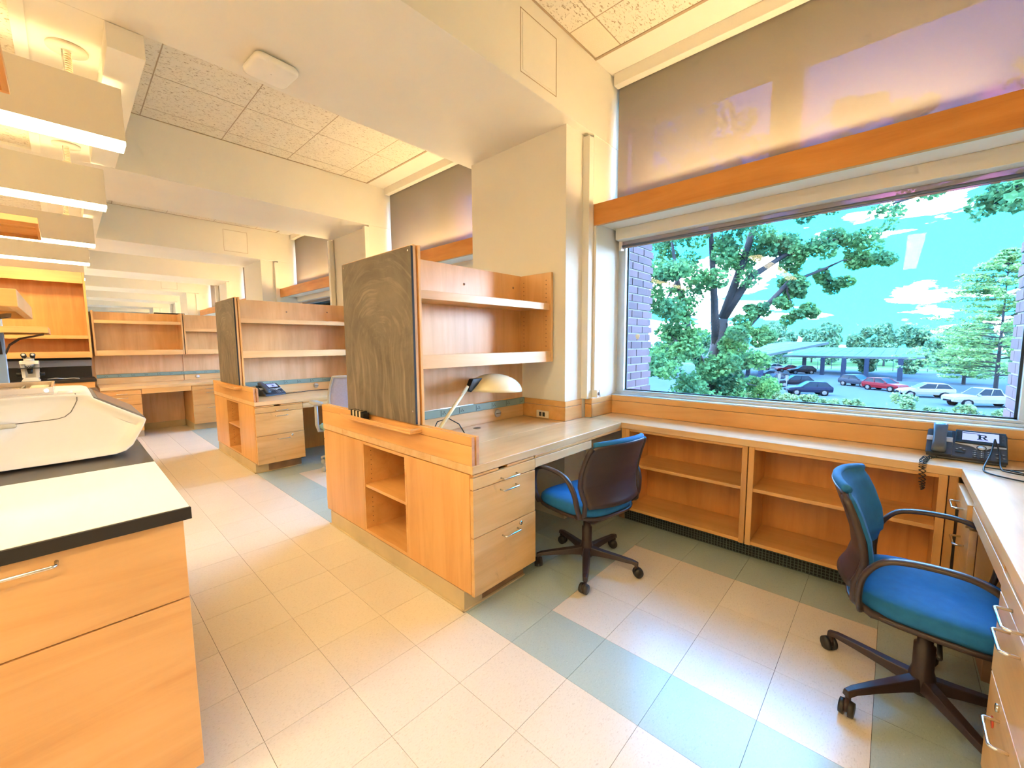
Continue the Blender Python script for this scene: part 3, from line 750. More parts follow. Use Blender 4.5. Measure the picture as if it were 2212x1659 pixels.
def raceway(dy, x0, x1, label, n, first, step=.157, yb=1.002):
    t = thing('power_raceway', label, 'power strip', ((x0+x1)/2, yb+dy, .866), group='teal power raceways', world=True)
    B('channel', teal, t, (x0, x1, yb-.022+dy, yb+.001+dy, .867, .918), bevel=.002)
    for i in range(n):
        x = first + step*i; y = yb-.0225+dy
        o = MB(); o.box(x-.030, x-.027, y-.001, y, .874, .912)
        o.build('outlet_frame', outlet_d, t)
        MB().box(x-.016, x-.010, y-.001, y, .884, .892).box(x+.002, x+.008, y-.001, y, .884, .892).box(x-.006, x, y-.001, y, .896, .903).build('socket', outlet_d, t)
    return t
for k in (0, 1):
    dy = P*k
    pos = ('near', 'second')[k]
    pedestal(dy, ['maple pedestal with open cubby and three drawers beside the near blue chair', 'maple pedestal with open cubby and drawers beside the grey mesh chair'][k])
    worktop(dy, ['maple worktop carrying the dome lamp', 'maple worktop carrying a black phone, second desk along the aisle'][k], deep=(k == 0))
    screen(dy, ['large smeared chalkboard on double maple panels with an eraser on its tray', 'smaller-looking chalkboard on the second desk island along the aisle'][k])
    shelf_unit(dy, .047, 1.226 if k == 0 else 1.518, ['maple double shelf above the dome lamp', 'maple double shelf above the second desk with the phone'][k], left_side=False, right_side=True)
    raceway(dy, .06, 1.224 if k == 0 else 1.51, ['teal power raceway behind the dome lamp', 'teal power raceway behind the desk with the black phone'][k], 6 if k == 0 else 8, .41 if k == 0 else .41)
    # round cable knob on the backsplash
    kb = thing('cable_port', ['round silver cable port right of the lamp', 'round cable port on the second desk backsplash'][k], 'cable port', (.926, .996+dy, .823), world=True)
    MB().cyl((.926, .996+dy, .823), (.926, .984+dy, .823), .031, .027, n=24).build('dome', silver, kb); MB().box(.90, .955, .982+dy, .984+dy, .821, .825).build('slot', dark_gap, kb)
# duplex outlet on the column
ot = thing('wall_outlet', 'ivory double wall outlet on the wooden base board of the column', 'outlet', (1.226, .79, .79), world=True)
B('plate', ivory, ot, (1.218, 1.2278, .732, .852, .772, .828), bevel=.003)
for y in (.812, .778): MB().box(1.216, 1.2185, y-.011, y+.011, .784, .816).build('receptacle', outlet_d, ot)

# ---- eraser
er = thing('chalkboard_eraser', 'striped felt eraser standing on the chalk tray', 'eraser', (-.04, 1.27, .887), world=True)
B('back', felt, er, (-.060, -.024, 1.178, 1.196, .8865, .930), bevel=.004)
for i in range(7):
    y = 1.197 + i*.0215
    MB().box(-.060, -.024, y, y+.0205, .8865, .938-.002*(i % 2)).build('felt_strip', felt_w if i % 2 else felt, er, .003)

# ---- bay bookcases under the near window
def bookcase(ya, yb, label):
    t = thing('window_bookcase', label, 'bookcase', (1.65, (ya+yb)/2, .11), group='bookcases under the window', world=True)
    zb, zt = .112, .722
    xf, xb = 1.482, 1.815
    w_ = .022
    B('side', wood_z, t, (xf, xb, ya, ya+w_, zb, zt)); B('side', wood_z, t, (xf, xb, yb-w_, yb, zb, zt))
    B('bottom', wood_y, t, (xf, xb, ya+w_, yb-w_, zb, zb+.022)); B('top_rail', wood_y, t, (xf, xb, ya+w_, yb-w_, zt-.016, zt))
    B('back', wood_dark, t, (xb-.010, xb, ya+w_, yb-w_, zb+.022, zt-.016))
    B('shelf', wood_y, t, (xf+.016, xb-.012, ya+w_+.001, yb-w_-.001, .442, .463))
    B('face_stile', wood_z, t, (xf-.010, xf, ya, ya+.030, zb, zt)); B('face_stile', wood_z, t, (xf-.010, xf, yb-.030, yb, zb, zt))
    return t
bookcase(-.586, .214, 'open maple bookcase under the window left of centre, behind the near blue chair')
bookcase(-1.418, -.592, 'open maple bookcase under the window right of centre, behind the right blue chair')
bt = thing('window_bench', 'long narrow maple bench top under the near window sill', 'worktop', (1.65, -.59, .723), world=True)
BX = 1.475
m = MB().box(BX, XW-.015, -1.703, .522, .7235, ZT); m.build('top', wood_topy, bt, .003)
B('filler_stile', wood_z, bt, (1.480, 1.50, .218, .250, .11, .7225)); B('filler_stile', wood_z, bt, (1.480, 1.50, -1.452, -1.422, .11, .7225))
gr_ = thing('vent_grille', 'black perforated toe-kick grille below the bookcases', 'grille', (1.55, -.6, 0), world=True)
MB().box(1.566, 1.57, -1.45, .25, 0.002, .111).build('backing', black_pl, gr_)
gm = MB()
ny = 92
for i in range(ny+1):
    y = .25 - i*(1.70/ny); gm.box(1.556, 1.560, y-.0022, y+.0022, .004, .110)
for i in range(7):
    z = .004+i*.0173; gm.box(1.5555, 1.5605, -1.45, .25, z, z+.0035)
gm.build('lattice', plain('grille_metal', rgb(96, 108, 104), .5, .4), gr_)
B('toe_base', base_worn, gr_, (1.556, 1.58, .251, .30, .002, .111))

# ---- right-hand desk (front faces +Y at Y=-1.46)
yR = -1.458
rt = thing('desk_worktop', 'maple worktop at the right edge beside the phone and its black cables', 'worktop', (.7, -1.85, .723), group='maple desk worktops', world=True)
m = MB().box(.002, 1.474, -2.25, yR, .7232, ZT); m.build('top', wood_top, rt, .003)
B('apron', wood_x, rt, (.476, 1.088, yR-.020, yR-.002, .706, .7225))
drawer(rt, .477, 1.088, .652, .703, yR-.002, 1, None, None, mat=wood_top, name='pencil_drawer')
B('modesty_panel', wood_dark, rt, (.475, 1.088, -2.16, -2.15, 0, .7225))
rp = thing('desk_pedestal', 'maple drawer pedestal at the lower right edge with wire handles', 'cabinet', (.24, -1.8, 0), group='desk island pedestals', world=True)
B('carcass', wood_z, rp, (.001, .473, -2.24, yR-.024, .107, .7225))
for z0, z1, hz_ in ((.646, .704, .662), (.404, .642, .602), (.100, .400, .353)):
    drawer(rp, .004, .474, z0, z1, yR, 1, .255, hz_, lock=(z0 < .2))
B('pull_out_board', wood_x, rp, (.02, .40, yR-.1, yR-.004, .7075, .7185))
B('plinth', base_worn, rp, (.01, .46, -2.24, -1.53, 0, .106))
MB().cyl((.385, yR+.0005, .30), (.385, yR+.0025, .30), .016, n=12).build('red_tag', plain('red_sticker', rgb(200, 70, 40), .5), rp)
rq = thing('desk_pedestal', 'narrow maple drawer unit in the corner by the phone, top drawer slightly open', 'cabinet', (1.18, -1.8, 0), group='desk island pedestals', world=True)
B('carcass', wood_z, rq, (1.09, 1.45, -2.24, yR-.024, .107, .7225))
drawer(rq, 1.093, 1.445, .610, .704, yR, 1, 1.25, .655, pull=.012)
drawer(rq, 1.093, 1.445, .110, .604, yR, 1, 1.25, .50)
B('plinth', base_worn, rq, (1.10, 1.45, -2.24, -1.53, 0, .106))

# ---- far cross desk (third module)
def far_desk():
    dy = 2*P
    yf = .250+dy
    wt = thing('desk_worktop', 'long maple worktop across the end of the aisle', 'worktop', (0, .62+dy, .723), group='maple desk worktops', world=True)
    MB().box(-.985, 1.224, yf, 1.0+dy, .723, ZT).build('top', wood_top, wt, .003)
    drawer(wt, -.552, .038, .645, .7225, yf+.004, -1, None, None, mat=wood_x, name='pencil_drawer')
    B('modesty_panel', wood_pale, wt, (-.552, .038, .96+dy, .97+dy, .10, .7225)); B('modesty_base', base_rubber, wt, (-.552, .038, .955+dy, .972+dy, 0, .10))
    for x0, x1, lab in ((-.984, -.556, 'maple drawer stack left of the far knee space'), (.045, .52, 'maple drawer stack right of the far knee space')):
        pd = thing('desk_pedestal', lab, 'cabinet', ((x0+x1)/2, .6+dy, 0), group='desk island pedestals', world=True)
        B('carcass', wood_z, pd, (x0, x1, yf+.024, .98+dy, .107, .7225)); B('plinth', base_rubber, pd, (x0, x1-.0, yf+.075, .98+dy, 0, .106))
        xm = (x0+x1)/2
        drawer(pd, x0+.003, x1-.003, .646, .704, yf, -1, xm, .662, mat=wood_x)
        if x0 < -.5:
            drawer(pd, x0+.003, x1-.003, .50, .642, yf, -1, xm, .602, mat=wood_x); drawer(pd, x0+.003, x1-.003, .35, .496, yf, -1, xm, .45, mat=wood_x); drawer(pd, x0+.003, x1-.003, .10, .346, yf, -1, xm, .3, mat=wood_x)
        else:
            drawer(pd, x0+.003, x1-.003, .404, .642, yf, -1, xm, .602, mat=wood_x); drawer(pd, x0+.003, x1-.003, .10, .400, yf, -1, xm, .353, mat=wood_x, lock=True)
        B('pull_out_board', wood_x, pd, (x0+.01, x0+.17, yf+.004, yf+.1, .7075, .7185), (x0+.23, x1-.01, yf+.004, yf+.1, .7075, .7185))
    # half-height partition carrying the shelves
    pw = sroot('wall_partition', (0, YC+dy, 0)); B('partition_core', wood_pale, pw, (-5.0, 1.236, 1.02+dy, 1.16+dy, 0, 1.875), bevel=.002)
    shelf_unit(dy, -.985, .066, 'maple double shelf above the far knee space, its upper shelf set high', up=1.715)
    shelf_unit(dy, .078, 1.224, 'maple double shelf at the far right of the end wall, partly behind the second chalkboard', up=1.612)
    raceway(dy, -.98, 1.22, 'long teal power raceway above the far cross desk', 12, -.87)
    kb = thing('cable_port', 'small round cable port on the far cross desk backsplash', 'cable port', (.26, .996+dy, .823), world=True)
    MB().cyl((.26, .996+dy, .823), (.26, .984+dy, .823), .031, .027, n=20).build('dome', silver, kb)
    tag(MB().box(-.24, .16, 1.05+dy, 1.11+dy, 1.8765, 1.902).build('black_bar', black_pl, None, .004), 'black bar lying on top of the far shelf wall', 'bar')
far_desk()

# ================================================================== LAB BENCHES (left)
def bench(dy, label_top, label_cab, label_shelf, mat_on=False, xr=-1.068, xl=-3.4, simple=False):
    y0, y1 = .236+dy, 1.944+dy
    t = thing('lab_bench_top', label_top, 'worktop', (-1.6, YC+dy, .862), group='black lab bench tops', world=True)
    MB().box(xl, xr, y0, y1, .8625, .8985).build('slab', epoxy, t, .003)
    MB().box(xl, xr+.0004, y0-.0004, y0+.004, .864, .897).build('front_edge', epoxy_edge, t)
    c = thing('lab_cabinet', label_cab, 'cabinet', (-1.6, YC+dy, 0), group='lab bench cabinets', world=True)
    yf = y0+.022
    B('carcass', wood_z, c, (xl, xr-.016, yf+.022, y1-.04, .10, .862))
    x = xr-.016
    edges = [x, -1.95, -2.6, -3.3]
    for i in range(3):
        a, b = edges[i+1]+.003, edges[i]-.0 if i == 0 else edges[i]-.003
        drawer(c, a, b, .630, .8595, yf, -1, None, None, mat=wood_x)
        hd = handle(c.children[-1], -1.50 if i == 0 else (a+b)/2-.08, -1.328 if i == 0 else (a+b)/2+.08, .834 if i == 0 else .80, yf)
        dr = B('door', wood_x, c, (a, b, yf, yf+.022, .097, .626))
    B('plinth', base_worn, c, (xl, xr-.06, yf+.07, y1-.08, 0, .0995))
    if mat_on:
        tag(MB().box(-3.2, xr-.003, y0+.003, .905+dy, .8987, .9006).build('bench_mat', mat_white, None), 'white bench mat on the near black lab bench', 'mat')
    return t
bench(0, 'black lab bench top under the white machine', 'maple lab cabinet in the lower left corner with a steel handle', '', True)
bench(P, 'black lab bench top behind the white machine', 'maple lab cabinet of the second bench behind the machine', '')
def bench_shelves(dy, lab, lab2):
    t = thing('bench_shelf_rack', lab, 'shelf rack', (-2.0, YC+dy, .90), group='lab bench shelf racks', world=True)
    for x in (-1.66, -2.9):
        MB().box(x-.035, x+.035, 1.055+dy, 1.125+dy, .8995, 2.75).build('post', post_blue, t, .004)
    for z0, z1, xr, y0, y1 in ((1.466, 1.517, -1.358, .685, 1.505), (2.36, 2.408, -1.347, .70, 1.48)):
        m = MB(); w = .02
        xl = -3.2
        m.box(xl, xr-w, y0+dy+w, 1.05+dy, z0+.030, z1-.002).box(xl, xr-w, 1.13+dy, y1+dy-w, z0+.030, z1-.002)
        m.build('shelf_board', wood_x, t, .001)
        B('front_lip', wood_x, t, (xl, xr, y0+dy, y0+dy+w, z0, z1)); B('back_lip', wood_x, t, (xl, xr, y1+dy-w, y1+dy, z0, z1))
        B('end_lip', wood_y, t, (xr-w, xr, y0+dy+w, y1+dy-w, z0, z1))
    # curved bracket
    for s in (-1, 1):
        br = [(-1.66, 1.09+dy+s*.036, 1.30), (-1.66, 1.09+dy+s*.06, 1.37), (-1.66, 1.09+dy+s*.14, 1.43), (-1.66, 1.09+dy+s*.30, 1.455)]
        rings = [[(p[0]-.02, p[1], p[2]-.012), (p[0]+.02, p[1], p[2]-.012), (p[0]+.02, p[1], p[2]+.012), (p[0]-.02, p[1], p[2]+.012)] for p in br]
        MB().loft(rings, False).build('bracket', bracket_m, t)
    br = [(-1.625, 1.09+dy, 1.30), (-1.60, 1.09+dy, 1.37), (-1.54, 1.09+dy, 1.425), (-1.40, 1.09+dy, 1.464)]
    rings = [[(p[0]-.006, p[1]-.02, p[2]-.012), (p[0]+.006, p[1]-.02, p[2]-.012), (p[0]+.006, p[1]+.02, p[2]+.004), (p[0]-.006, p[1]+.02, p[2]+.004)] for p in br]
    MB().loft(rings, False).build('bracket', bracket_m, t)
    return t
bench_shelves(0, 'maple overhead shelves at the far left edge above the white machine', '')
bench_shelves(P, 'maple overhead shelves on a blue-grey post behind the first shelves', '')
# third bench against the partition: tall shelf case, black top, microscope
def third_bench():
    dy = 2*P; xr = -1.005
    yb = 1.018+dy
    t = thing('lab_bench_top', 'black lab bench top carrying the microscope', 'worktop', (-1.8, .62+dy, .862), group='black lab bench tops', world=True)
    MB().box(-3.4, xr, .30+dy, .985+dy, .8625, .8985).build('slab', epoxy_edge, t, .003)
    MB().box(-3.4, xr-.02, .985+dy, 1.001+dy, .8625, 1.06).build('backsplash', epoxy_edge, t, .002)
    c = thing('lab_cabinet', 'maple lab cabinet below the microscope', 'cabinet', (-1.8, .6+dy, 0), group='lab bench cabinets', world=True)
    B('carcass', wood_z, c, (-3.4, xr-.02, .345+dy, .98+dy, .10, .862))
    for a, b in ((-1.60, xr-.02), (-2.3, -1.604), (-3.0, -2.304)):
        d = drawer(c, a, b, .70, .8595, .322+dy, -1, (a+b)/2, .80, mat=wood_x); B('door', wood_x, c, (a, b, .322+dy, .344+dy, .10, .696))
    B('plinth', base_worn, c, (-3.4, xr-.06, .40+dy, .98+dy, 0, .0995))
    s = thing('wall_shelf_case', 'tall open maple wall shelf case with deep top rail above the microscope', 'shelf', (-1.8, yb, 1.2), world=True)
    B('back_panel', wood_dark, s, (-3.4, -1.012, yb-.016, yb-.001, 1.19, 2.40)); yf = .66+dy
    B('side', wood_z, s, (-1.033, -1.010, yf, yb-.016, 1.19, 2.40))
    B('top', wood_x, s, (-3.4, -1.034, yf+.01, yb-.016, 2.375, 2.40)); B('top_rail', wood_x, s, (-3.4, -1.034, yf-.004, yf+.018, 2.245, 2.40))
    B('shelf', wood_x, s, (-3.4, -1.034, yf+.02, yb-.016, 1.475, 1.498)); B('shelf_lip', wood_x, s, (-3.4, -1.034, yf, yf+.02, 1.462, 1.510))
    B('lower_shelf', wood_x, s, (-3.4, -1.034, yf+.02, yb-.016, 1.20, 1.22)); B('lower_lip', wood_x, s, (-3.4, -1.034, yf, yf+.02, 1.195, 1.278))
    w = thing('wall_strip', 'pale grey wall strip between the black backsplash and the shelf case', 'wall panel', (-1.8, yb, 1.06), world=True)
    B('panel', plain('grey_panel', rgb(186, 182, 178), .6), w, (-3.4, -1.015, yb-.012, yb-.001, 1.061, 1.188)); B('lamp_rail', black_pl, w, (-3.4, -1.015, yb-.06, yb-.013, 1.155, 1.187))
third_bench()

# ================================================================== PENDANT LIGHTS
ordn = ['first beyond the one behind', 'nearest', 'first', 'second', 'third', 'fourth', 'fifth', 'sixth', 'seventh', 'eighth', 'ninth', 'tenth', 'eleventh', 'twelfth']
fy = []
for k in range(-1, 6):
    fy += [2.05-1.845 + P*k, 2.05 + P*k]
fy = sorted(fy)
for i, yc in enumerate(fy):
    lab = ['white trough pendant light farthest behind the camera', 'white trough pendant light just behind the camera', 'white trough pendant light overhead, just above the frame'][i] if i < 3 else 'white trough pendant light at the upper left, %s counting away from the camera' % ordn[i-1]
    t = thing('pendant_light', lab, 'ceiling light', (-1.15, yc, 2.45), group='trough pendant lights', world=True)
    x1 = -.962; x0 = -3.7
    hw = .070
    pr = [(yc-hw, 2.462), (yc-hw, 2.735), (yc-hw+.006, 2.740), (yc-hw+.006, 2.475), (yc+hw-.006, 2.475), (yc+hw-.006, 2.740), (yc+hw, 2.735), (yc+hw, 2.462)]
    m = MB()
    m.box(x0, x1, yc-hw, yc-hw+.006, 2.47, 2.742); m.box(x0, x1, yc+hw-.006, yc+hw, 2.47, 2.742); m.box(x0, x1, yc-hw+.006, yc+hw-.006, 2.58, 2.588)
    m.box(x1-.008, x1, yc-hw+.006, yc+hw-.006, 2.47, 2.742)
    m.build('housing', fixture_w, t, .0015)
    m = MB().box(x0, x1, yc-hw, yc+hw, 2.449, 2.4695); m.build('diffuser', lens_m, t)
    lv = MB()
    m = MB().box(x0+.02, x1-.02, yc-.045, yc+.045, 2.60, 2.625); m.build('uplight_tube', up_m, t)
    for hx in (-1.15, -3.0):
        MB().cyl((hx, yc, ZS-.012), (hx, yc, ZS-.0005), .078, n=32).build('ceiling_plate', fixture_w, t)
        sp = [(hx+.012*math.cos(a), yc+.012*math.sin(a), ZS-.02-.10*a/(2*PI*9)) for a in [2*PI*9*q/90 for q in range(91)]]
        MB().tube(sp, .0035, 6).build('coil_cord', ivory, t)
        MB().cyl((hx-.02, yc, ZS-.012), (hx-.02, yc, 2.60), .003, n=6).build('hanger', chrome, t)
        MB().box(hx-.03, hx+.018, yc-.012, yc+.012, 2.742, 2.768).build('clamp', ivory, t, .003)
# ---- wireless access point
ap = thing('access_point', 'white square wireless access point under the near beam', 'access point', (-.382, 1.44, ZS-.03), rot=R(4), group=None)
def rrect(w, d, r, z, n=5):
    pts = []
    for cx, cy, a0 in ((w-r, d-r, 0), (-w+r, d-r, PI/2), (-w+r, -d+r, PI), (w-r, -d+r, 1.5*PI)):
        for i in range(n+1): a = a0 + PI/2*i/n; pts.append((cx+r*math.cos(a), cy+r*math.sin(a), z))
    return pts
MB().loft([rrect(.06, .06, .01, .03), rrect(.06, .06, .01, .018)]).build('mount', black_pl, ap)
MB().loft([rrect(.108, .108, .035, .020), rrect(.113, .113, .038, .008), rrect(.111, .111, .038, -.006), rrect(.098, .098, .03, -.013)]).build('cover', plain('ap_white', rgb(238, 234, 226), .4), ap)
MB().box(-.004, .004, -.001, .001, -.0138, -.0134).box(-.001, .001, -.004, .004, -.0138, -.0134).build('logo_mark', grey_pl, ap)
# sprinkler
spk = thing('sprinkler', 'small chrome sprinkler head below the left ceiling', 'sprinkler', (-1.55, 6.2, ZS), world=True)
MB().cyl((-1.55, 6.2, ZS+.019), (-1.55, 6.2, ZS+.010), .04, n=20).build('escutcheon', silver, spk); MB().cyl((-1.55, 6.2, ZS+.01), (-1.55, 6.2, ZS-.035), .008, n=10).cyl((-1.55, 6.2, ZS-.035), (-1.55, 6.2, ZS-.038), .018, n=12).build('head', bracket_m, spk)

# ================================================================== CHAIRS
def sup(a, n=3.2):
    c, s = math.cos(a), math.sin(a)
    return math.copysign(abs(c)**(2/n), c), math.copysign(abs(s)**(2/n), s)
def star_base(t, mat, wheel, leg_r=.298, rot0=0.):
    MB().lathe([(.0, .055), (.034, .055), (.040, .075), (.038, .12), (.030, .15), (.030, .24), (.022, .245), (.022, .40), (0, .40)], (0, 0, 0), 20).build('column', mat, t)
    for i in range(5):
        a = rot0 + 2*PI*i/5; ca, sa = math.cos(a), math.sin(a)
        def sec(r, w, z0, z1):
            return [(r*ca - w*sa, r*sa + w*ca, z0), (r*ca + w*sa, r*sa - w*ca, z0), (r*ca + w*.7*sa, r*sa - w*.7*ca, z1), (r*ca - w*.7*sa, r*sa + w*.7*ca, z1)]
        lg = MB().loft([sec(.02, .026, .070, .120), sec(.10, .024, .078, .112), sec(.20, .021, .080, .105), sec(leg_r-.02, .018, .078, .098), sec(leg_r+.012, .014, .066, .090)], False)
        lo_ = lg.build('leg', mat, t, .004)
        cx, cy = (leg_r)*ca, (leg_r)*sa
        b = a + .9 + i*1.1
        ox, oy = math.cos(b)*.016, math.sin(b)*.016
        px, py = -math.sin(b), math.cos(b)
        cx2, cy2 = cx+px*.012, cy+py*.012
        w = MB()
        for s_ in (-1, 1):
            w.cyl((cx2+ox*s_*.4, cy2+oy*s_*.4, .0285), (cx2+ox*s_*1.35, cy2+oy*s_*1.35, .0285), .0285, .0255, n=18)
        cs = w.build('caster', wheel, t)
        MB().cyl((cx, cy, .045), (cx, cy, .078), .009, n=8).cyl((cx2-ox*.4, cy2-oy*.4, .036), (cx2+ox*.4, cy2+oy*.4, .036), .022, n=12).build('caster_stem', mat, cs)
def blue_chair(label, loc, rot, base_rot=0.):
    t = thing('office_chair', label, 'chair', loc, rot, 'blue office chairs')
    star_base(t, brown_pl, caster_m, rot0=base_rot)
    n = 36
    def ring(s, z, dz=0.):
        pts = []
        for i in range(n):
            a = 2*PI*i/n; x, y = sup(a); yy = .235*s*y
            pts.append((.240*s*x*(1+.03*y), .01+yy, z - .018*max(0, (y-.55))*2.0*s))
        return pts
    seat = MB().loft([ring(.80, .400), ring(.97, .402), ring(1.0, .420), ring(.985, .445), ring(.93, .458), ring(.75, .463), ring(.4, .460), ring(.02, .459)])
    seat.build('seat', fab_blue, t)
    MB().loft([ring(.30, .350), ring(.70, .366), ring(1.0, .385), ring(1.025, .400), ring(1.0, .404)]).build('seat_pan', brown_pl, t)
    MB().box(-.09, .09, -.13, .09, .315, .372).build('mechanism', brown_pl, t, .012)
    MB().cyl((.09, .03, .345), (.24, .03, .338), .007, n=8).build('lever', black_pl, t)
    # back
    def prof(v):      # (y, z, halfwidth)
        pts = [(0, -.262, .462, .205), (.10, -.240, .505, .218), (.28, -.222, .575, .232), (.5, -.232, .65, .236), (.75, -.258, .728, .232), (.93, -.286, .790, .224), (1.0, -.298, .810, .200)]
        for a, b in zip(pts, pts[1:]):
            if v <= b[0]:
                q = (v-a[0])/(b[0]-a[0]); q = q
                return tuple(a[i]+(b[i]-a[i])*q for i in (1, 2, 3))
        return pts[-1][1:]
    def surf(off, ins, v0=0., v1=1., nu=17, nv=20):
        g_ = []
        for i in range(nv):
            v = v0+(v1-v0)*i/(nv-1); y, z, hw = prof(v)
            row = []
            for j in range(nu):
                u = -1+2*j/(nu-1)
                row.append((u*(hw-ins), y + .055*u*u + off, z + .012*(1-u*u)*max(0, v-.8)*5))
            g_.append(row)
        return g_
    MB().grid(surf(0, 0)).build('back_shell', brown_pl, t, solid=.010)
    cu = MB(); a_ = surf(.012, .006, .13, 1.0); b_ = surf(.034, .018, .13, 1.0)
    nv, nu = len(a_), len(a_[0])
    for i in range(nv):
        e = 1.0 if 2 < i < nv-2 else .55
        for j in range(nu):
            p = b_[i][j]; q = a_[i][j]; ed = e*(1.0 if 0 < j < nu-1 else .4)
            b_[i][j] = (p[0], q[1]+(p[1]-q[1])*ed, p[2]+(.010 if i == nv-1 else 0))
    cu.grid([r[::-1] for r in a_]); cu.grid(b_)
    ringa = [a_[0][j] for j in range(nu)] + [a_[i][-1] for i in range(1, nv)] + [a_[-1][j] for j in range(nu-2, -1, -1)] + [a_[i][0] for i in range(nv-2, 0, -1)]
    ringb = [b_[0][j] for j in range(nu)] + [b_[i][-1] for i in range(1, nv)] + [b_[-1][j] for j in range(nu-2, -1, -1)] + [b_[i][0] for i in range(nv-2, 0, -1)]
    cu.loft([ringb, ringa], True, False)
    cu.build('back_cushion', fab_blue, t)
    tp = MB(); rowt = surf(.006, .002, .97, 1.0, nv=2)[-1]
    tp.tube([(p[0], p[1]+.006, p[2]+.006) for p in rowt], .015, 10); tp.build('top_roll', fab_blue, t)
    for s_ in (-1, 1):
        path = []
        for i in range(14):
            v = i/13*.97; y, z, hw = prof(v); path.append((s_*(hw+.004), y+.055, z))
        path = [(s_*.20, -.05, .392), (s_*.222, -.14, .398), (s_*.222, -.19, .430)] + path[1:]
        MB().tube(path, [.014]*4+[.013]*(len(path)-4), 8).build('side_rail', brown_pl, t)
        ar = [(.235, -.17, .405), (.262, -.175, .47), (.277, -.165, .55), (.285, -.125, .615), (.287, -.07, .640), (.287, .02, .648), (.285, .09, .640), (.281, .145, .608), (.275, .170, .55), (.265, .172, .47), (.245, .155, .405)]
        def cat(pts, q=4):
            out = []
            for i in range(len(pts)-1):
                p0 = Vector(pts[max(i-1, 0)]); p1 = Vector(pts[i]); p2 = Vector(pts[i+1]); p3 = Vector(pts[min(i+2, len(pts)-1)])
                for k in range(q):
                    x = k/q; out.append(.5*((2*p1)+(-p0+p2)*x+(2*p0-5*p1+4*p2-p3)*x*x+(-p0+3*p1-3*p2+p3)*x**3))
            out.append(Vector(pts[-1])); return out
        pts = cat([(s_*x, y, z) for x, y, z in ar])
        rings = []
        for i, p in enumerate(pts):
            d = (pts[min(i+1, len(pts)-1)]-pts[max(i-1, 0)]).normalized(); ax = Vector((1, 0, 0)); nb = d.cross(ax).normalized()
            rings.append([tuple(p + ax*math.cos(2*PI*k/8)*.018 + nb*math.sin(2*PI*k/8)*.010) for k in range(8)])
        MB().loft(rings).build('arm', brown_pl, t)
    return t
blue_chair('blue office chair seen from behind at the near desk', (.80, .112, 0), R(-11), R(6))
blue_chair('blue office chair seen from the side at the right desk', (.786, -1.345, 0), R(177), R(34))

def mesh_chair():
    t = thing('mesh_office_chair', 'grey mesh-back task chair half hidden behind the large chalkboard island', 'chair', (.80, 3.28, 0), R(-6))
    star_base(t, grey_pl, grey_pl, rot0=R(60))
    n = 28
    def ring(s, z):
        return [(.245*s*sup(2*PI*i/n)[0], .02+.235*s*sup(2*PI*i/n)[1], z) for i in range(n)]
    MB().loft([ring(.8, .42), ring(1, .43), ring(1, .46), ring(.93, .475), ring(.3, .478)]).build('seat', seat_green, t)
    MB().box(-.1, .1, -.12, .1, .36, .42).build('mechanism', black_pl, t, .01)
    g_ = []
    for i in range(12):
        v = i/11; z = .56+.46*v; hw = .20+.03*math.sin(PI*v); row = []
        for j in range(11):
            u = -1+2*j/10; row.append((u*hw, -.24-.06*v-.03*math.sin(PI*v)*(-1)+.03*u*u, z))
        g_.append(row)
    MB().grid(g_).build('back_mesh', mesh_grey, t, solid=.004)
    fr = [g_[i][0] for i in range(12)] + [g_[11][j] for j in range(1, 11)] + [g_[i][10] for i in range(10, -1, -1)] + [g_[0][j] for j in range(9, -1, -1)]
    MB().tube(fr, .014, 8).build('back_frame', grey_pl, t)
    MB().tube([(0, -.10, .40), (0, -.22, .42), (0, -.27, .52), (0, -.25, .62)], .022, 8).build('back_stem', grey_pl, t)
    for s_ in (-1, 1):
        MB().tube([(s_*.20, .0, .42), (s_*.285, .0, .43), (s_*.30, 0, .50), (s_*.30, 0, .72)], [.016, .018, .02, .017], 8).build('arm_post', grey_pl, t)
        MB().loft([[(x+s_*.30, y, z) for x, y, z in rrect(.045, .12, .04, .72)], [(x+s_*.30, y, z) for x, y, z in rrect(.048, .125, .04, .735)], [(x+s_*.30, y, z) for x, y, z in rrect(.04, .115, .035, .748)]]).build('arm_pad', grey_pl, t)
mesh_chair()

# ================================================================== DESK LAMP
lp = thing('desk_lamp', 'cream desk lamp with a wide dome shade under the near shelf', 'lamp', (.175, .80, ZT), world=True)
MB().lathe([(0, .001), (.085, .001), (.085, .012), (.07, .020), (.02, .026), (0, .026)], (.175, .80, ZT), 28).build('base', lamp_w, lp)
MB().tube([(.175, .80, .785), (.462, .80, 1.078)], .012, 12).build('arm', lamp_w, lp)
MB().loft([[(.452, .80-.018, 1.058), (.452, .80+.018, 1.058), (.476, .80+.018, 1.040), (.476, .80-.018, 1.040)], [(.490, .80-.020, 1.124), (.490, .80+.020, 1.124), (.512, .80+.020, 1.070), (.512, .80-.020, 1.070)], [(.575, .80-.018, 1.125), (.575, .80+.018, 1.125), (.54, .80+.018, 1.09), (.54, .80-.018, 1.09)]], False).build('joint', black_pl, lp, .003)
def dome(sx):
    rings = []
    for i in range(13):
        a = i/12*PI/2*.98
        r = .186*math.sin(a) if i else .002; h = .118*(math.cos(a)**.9 if a < PI/2 else 0)
        rings.append([(.705+(r*math.cos(2*PI*k/40)), .80+(r*math.sin(2*PI*k/40)), 1.026+h-.05*(r*math.cos(2*PI*k/40))) for k in range(40)])
    return rings
MB().loft(dome(1), True, False).build('shade', lamp_w, lp, solid=.004)
MB().cyl((.70, .80, 1.06), (.70, .80, 1.10), .03, .022, n=16).build('socket', lamp_w, lp)
MB().tube([(.19, .84, .79), (.26, .86, .87), (.33, .84, .885), (.40, .82, .84), (.43, .80, .775)], .0035, 6).build('cord', black_pl, lp)

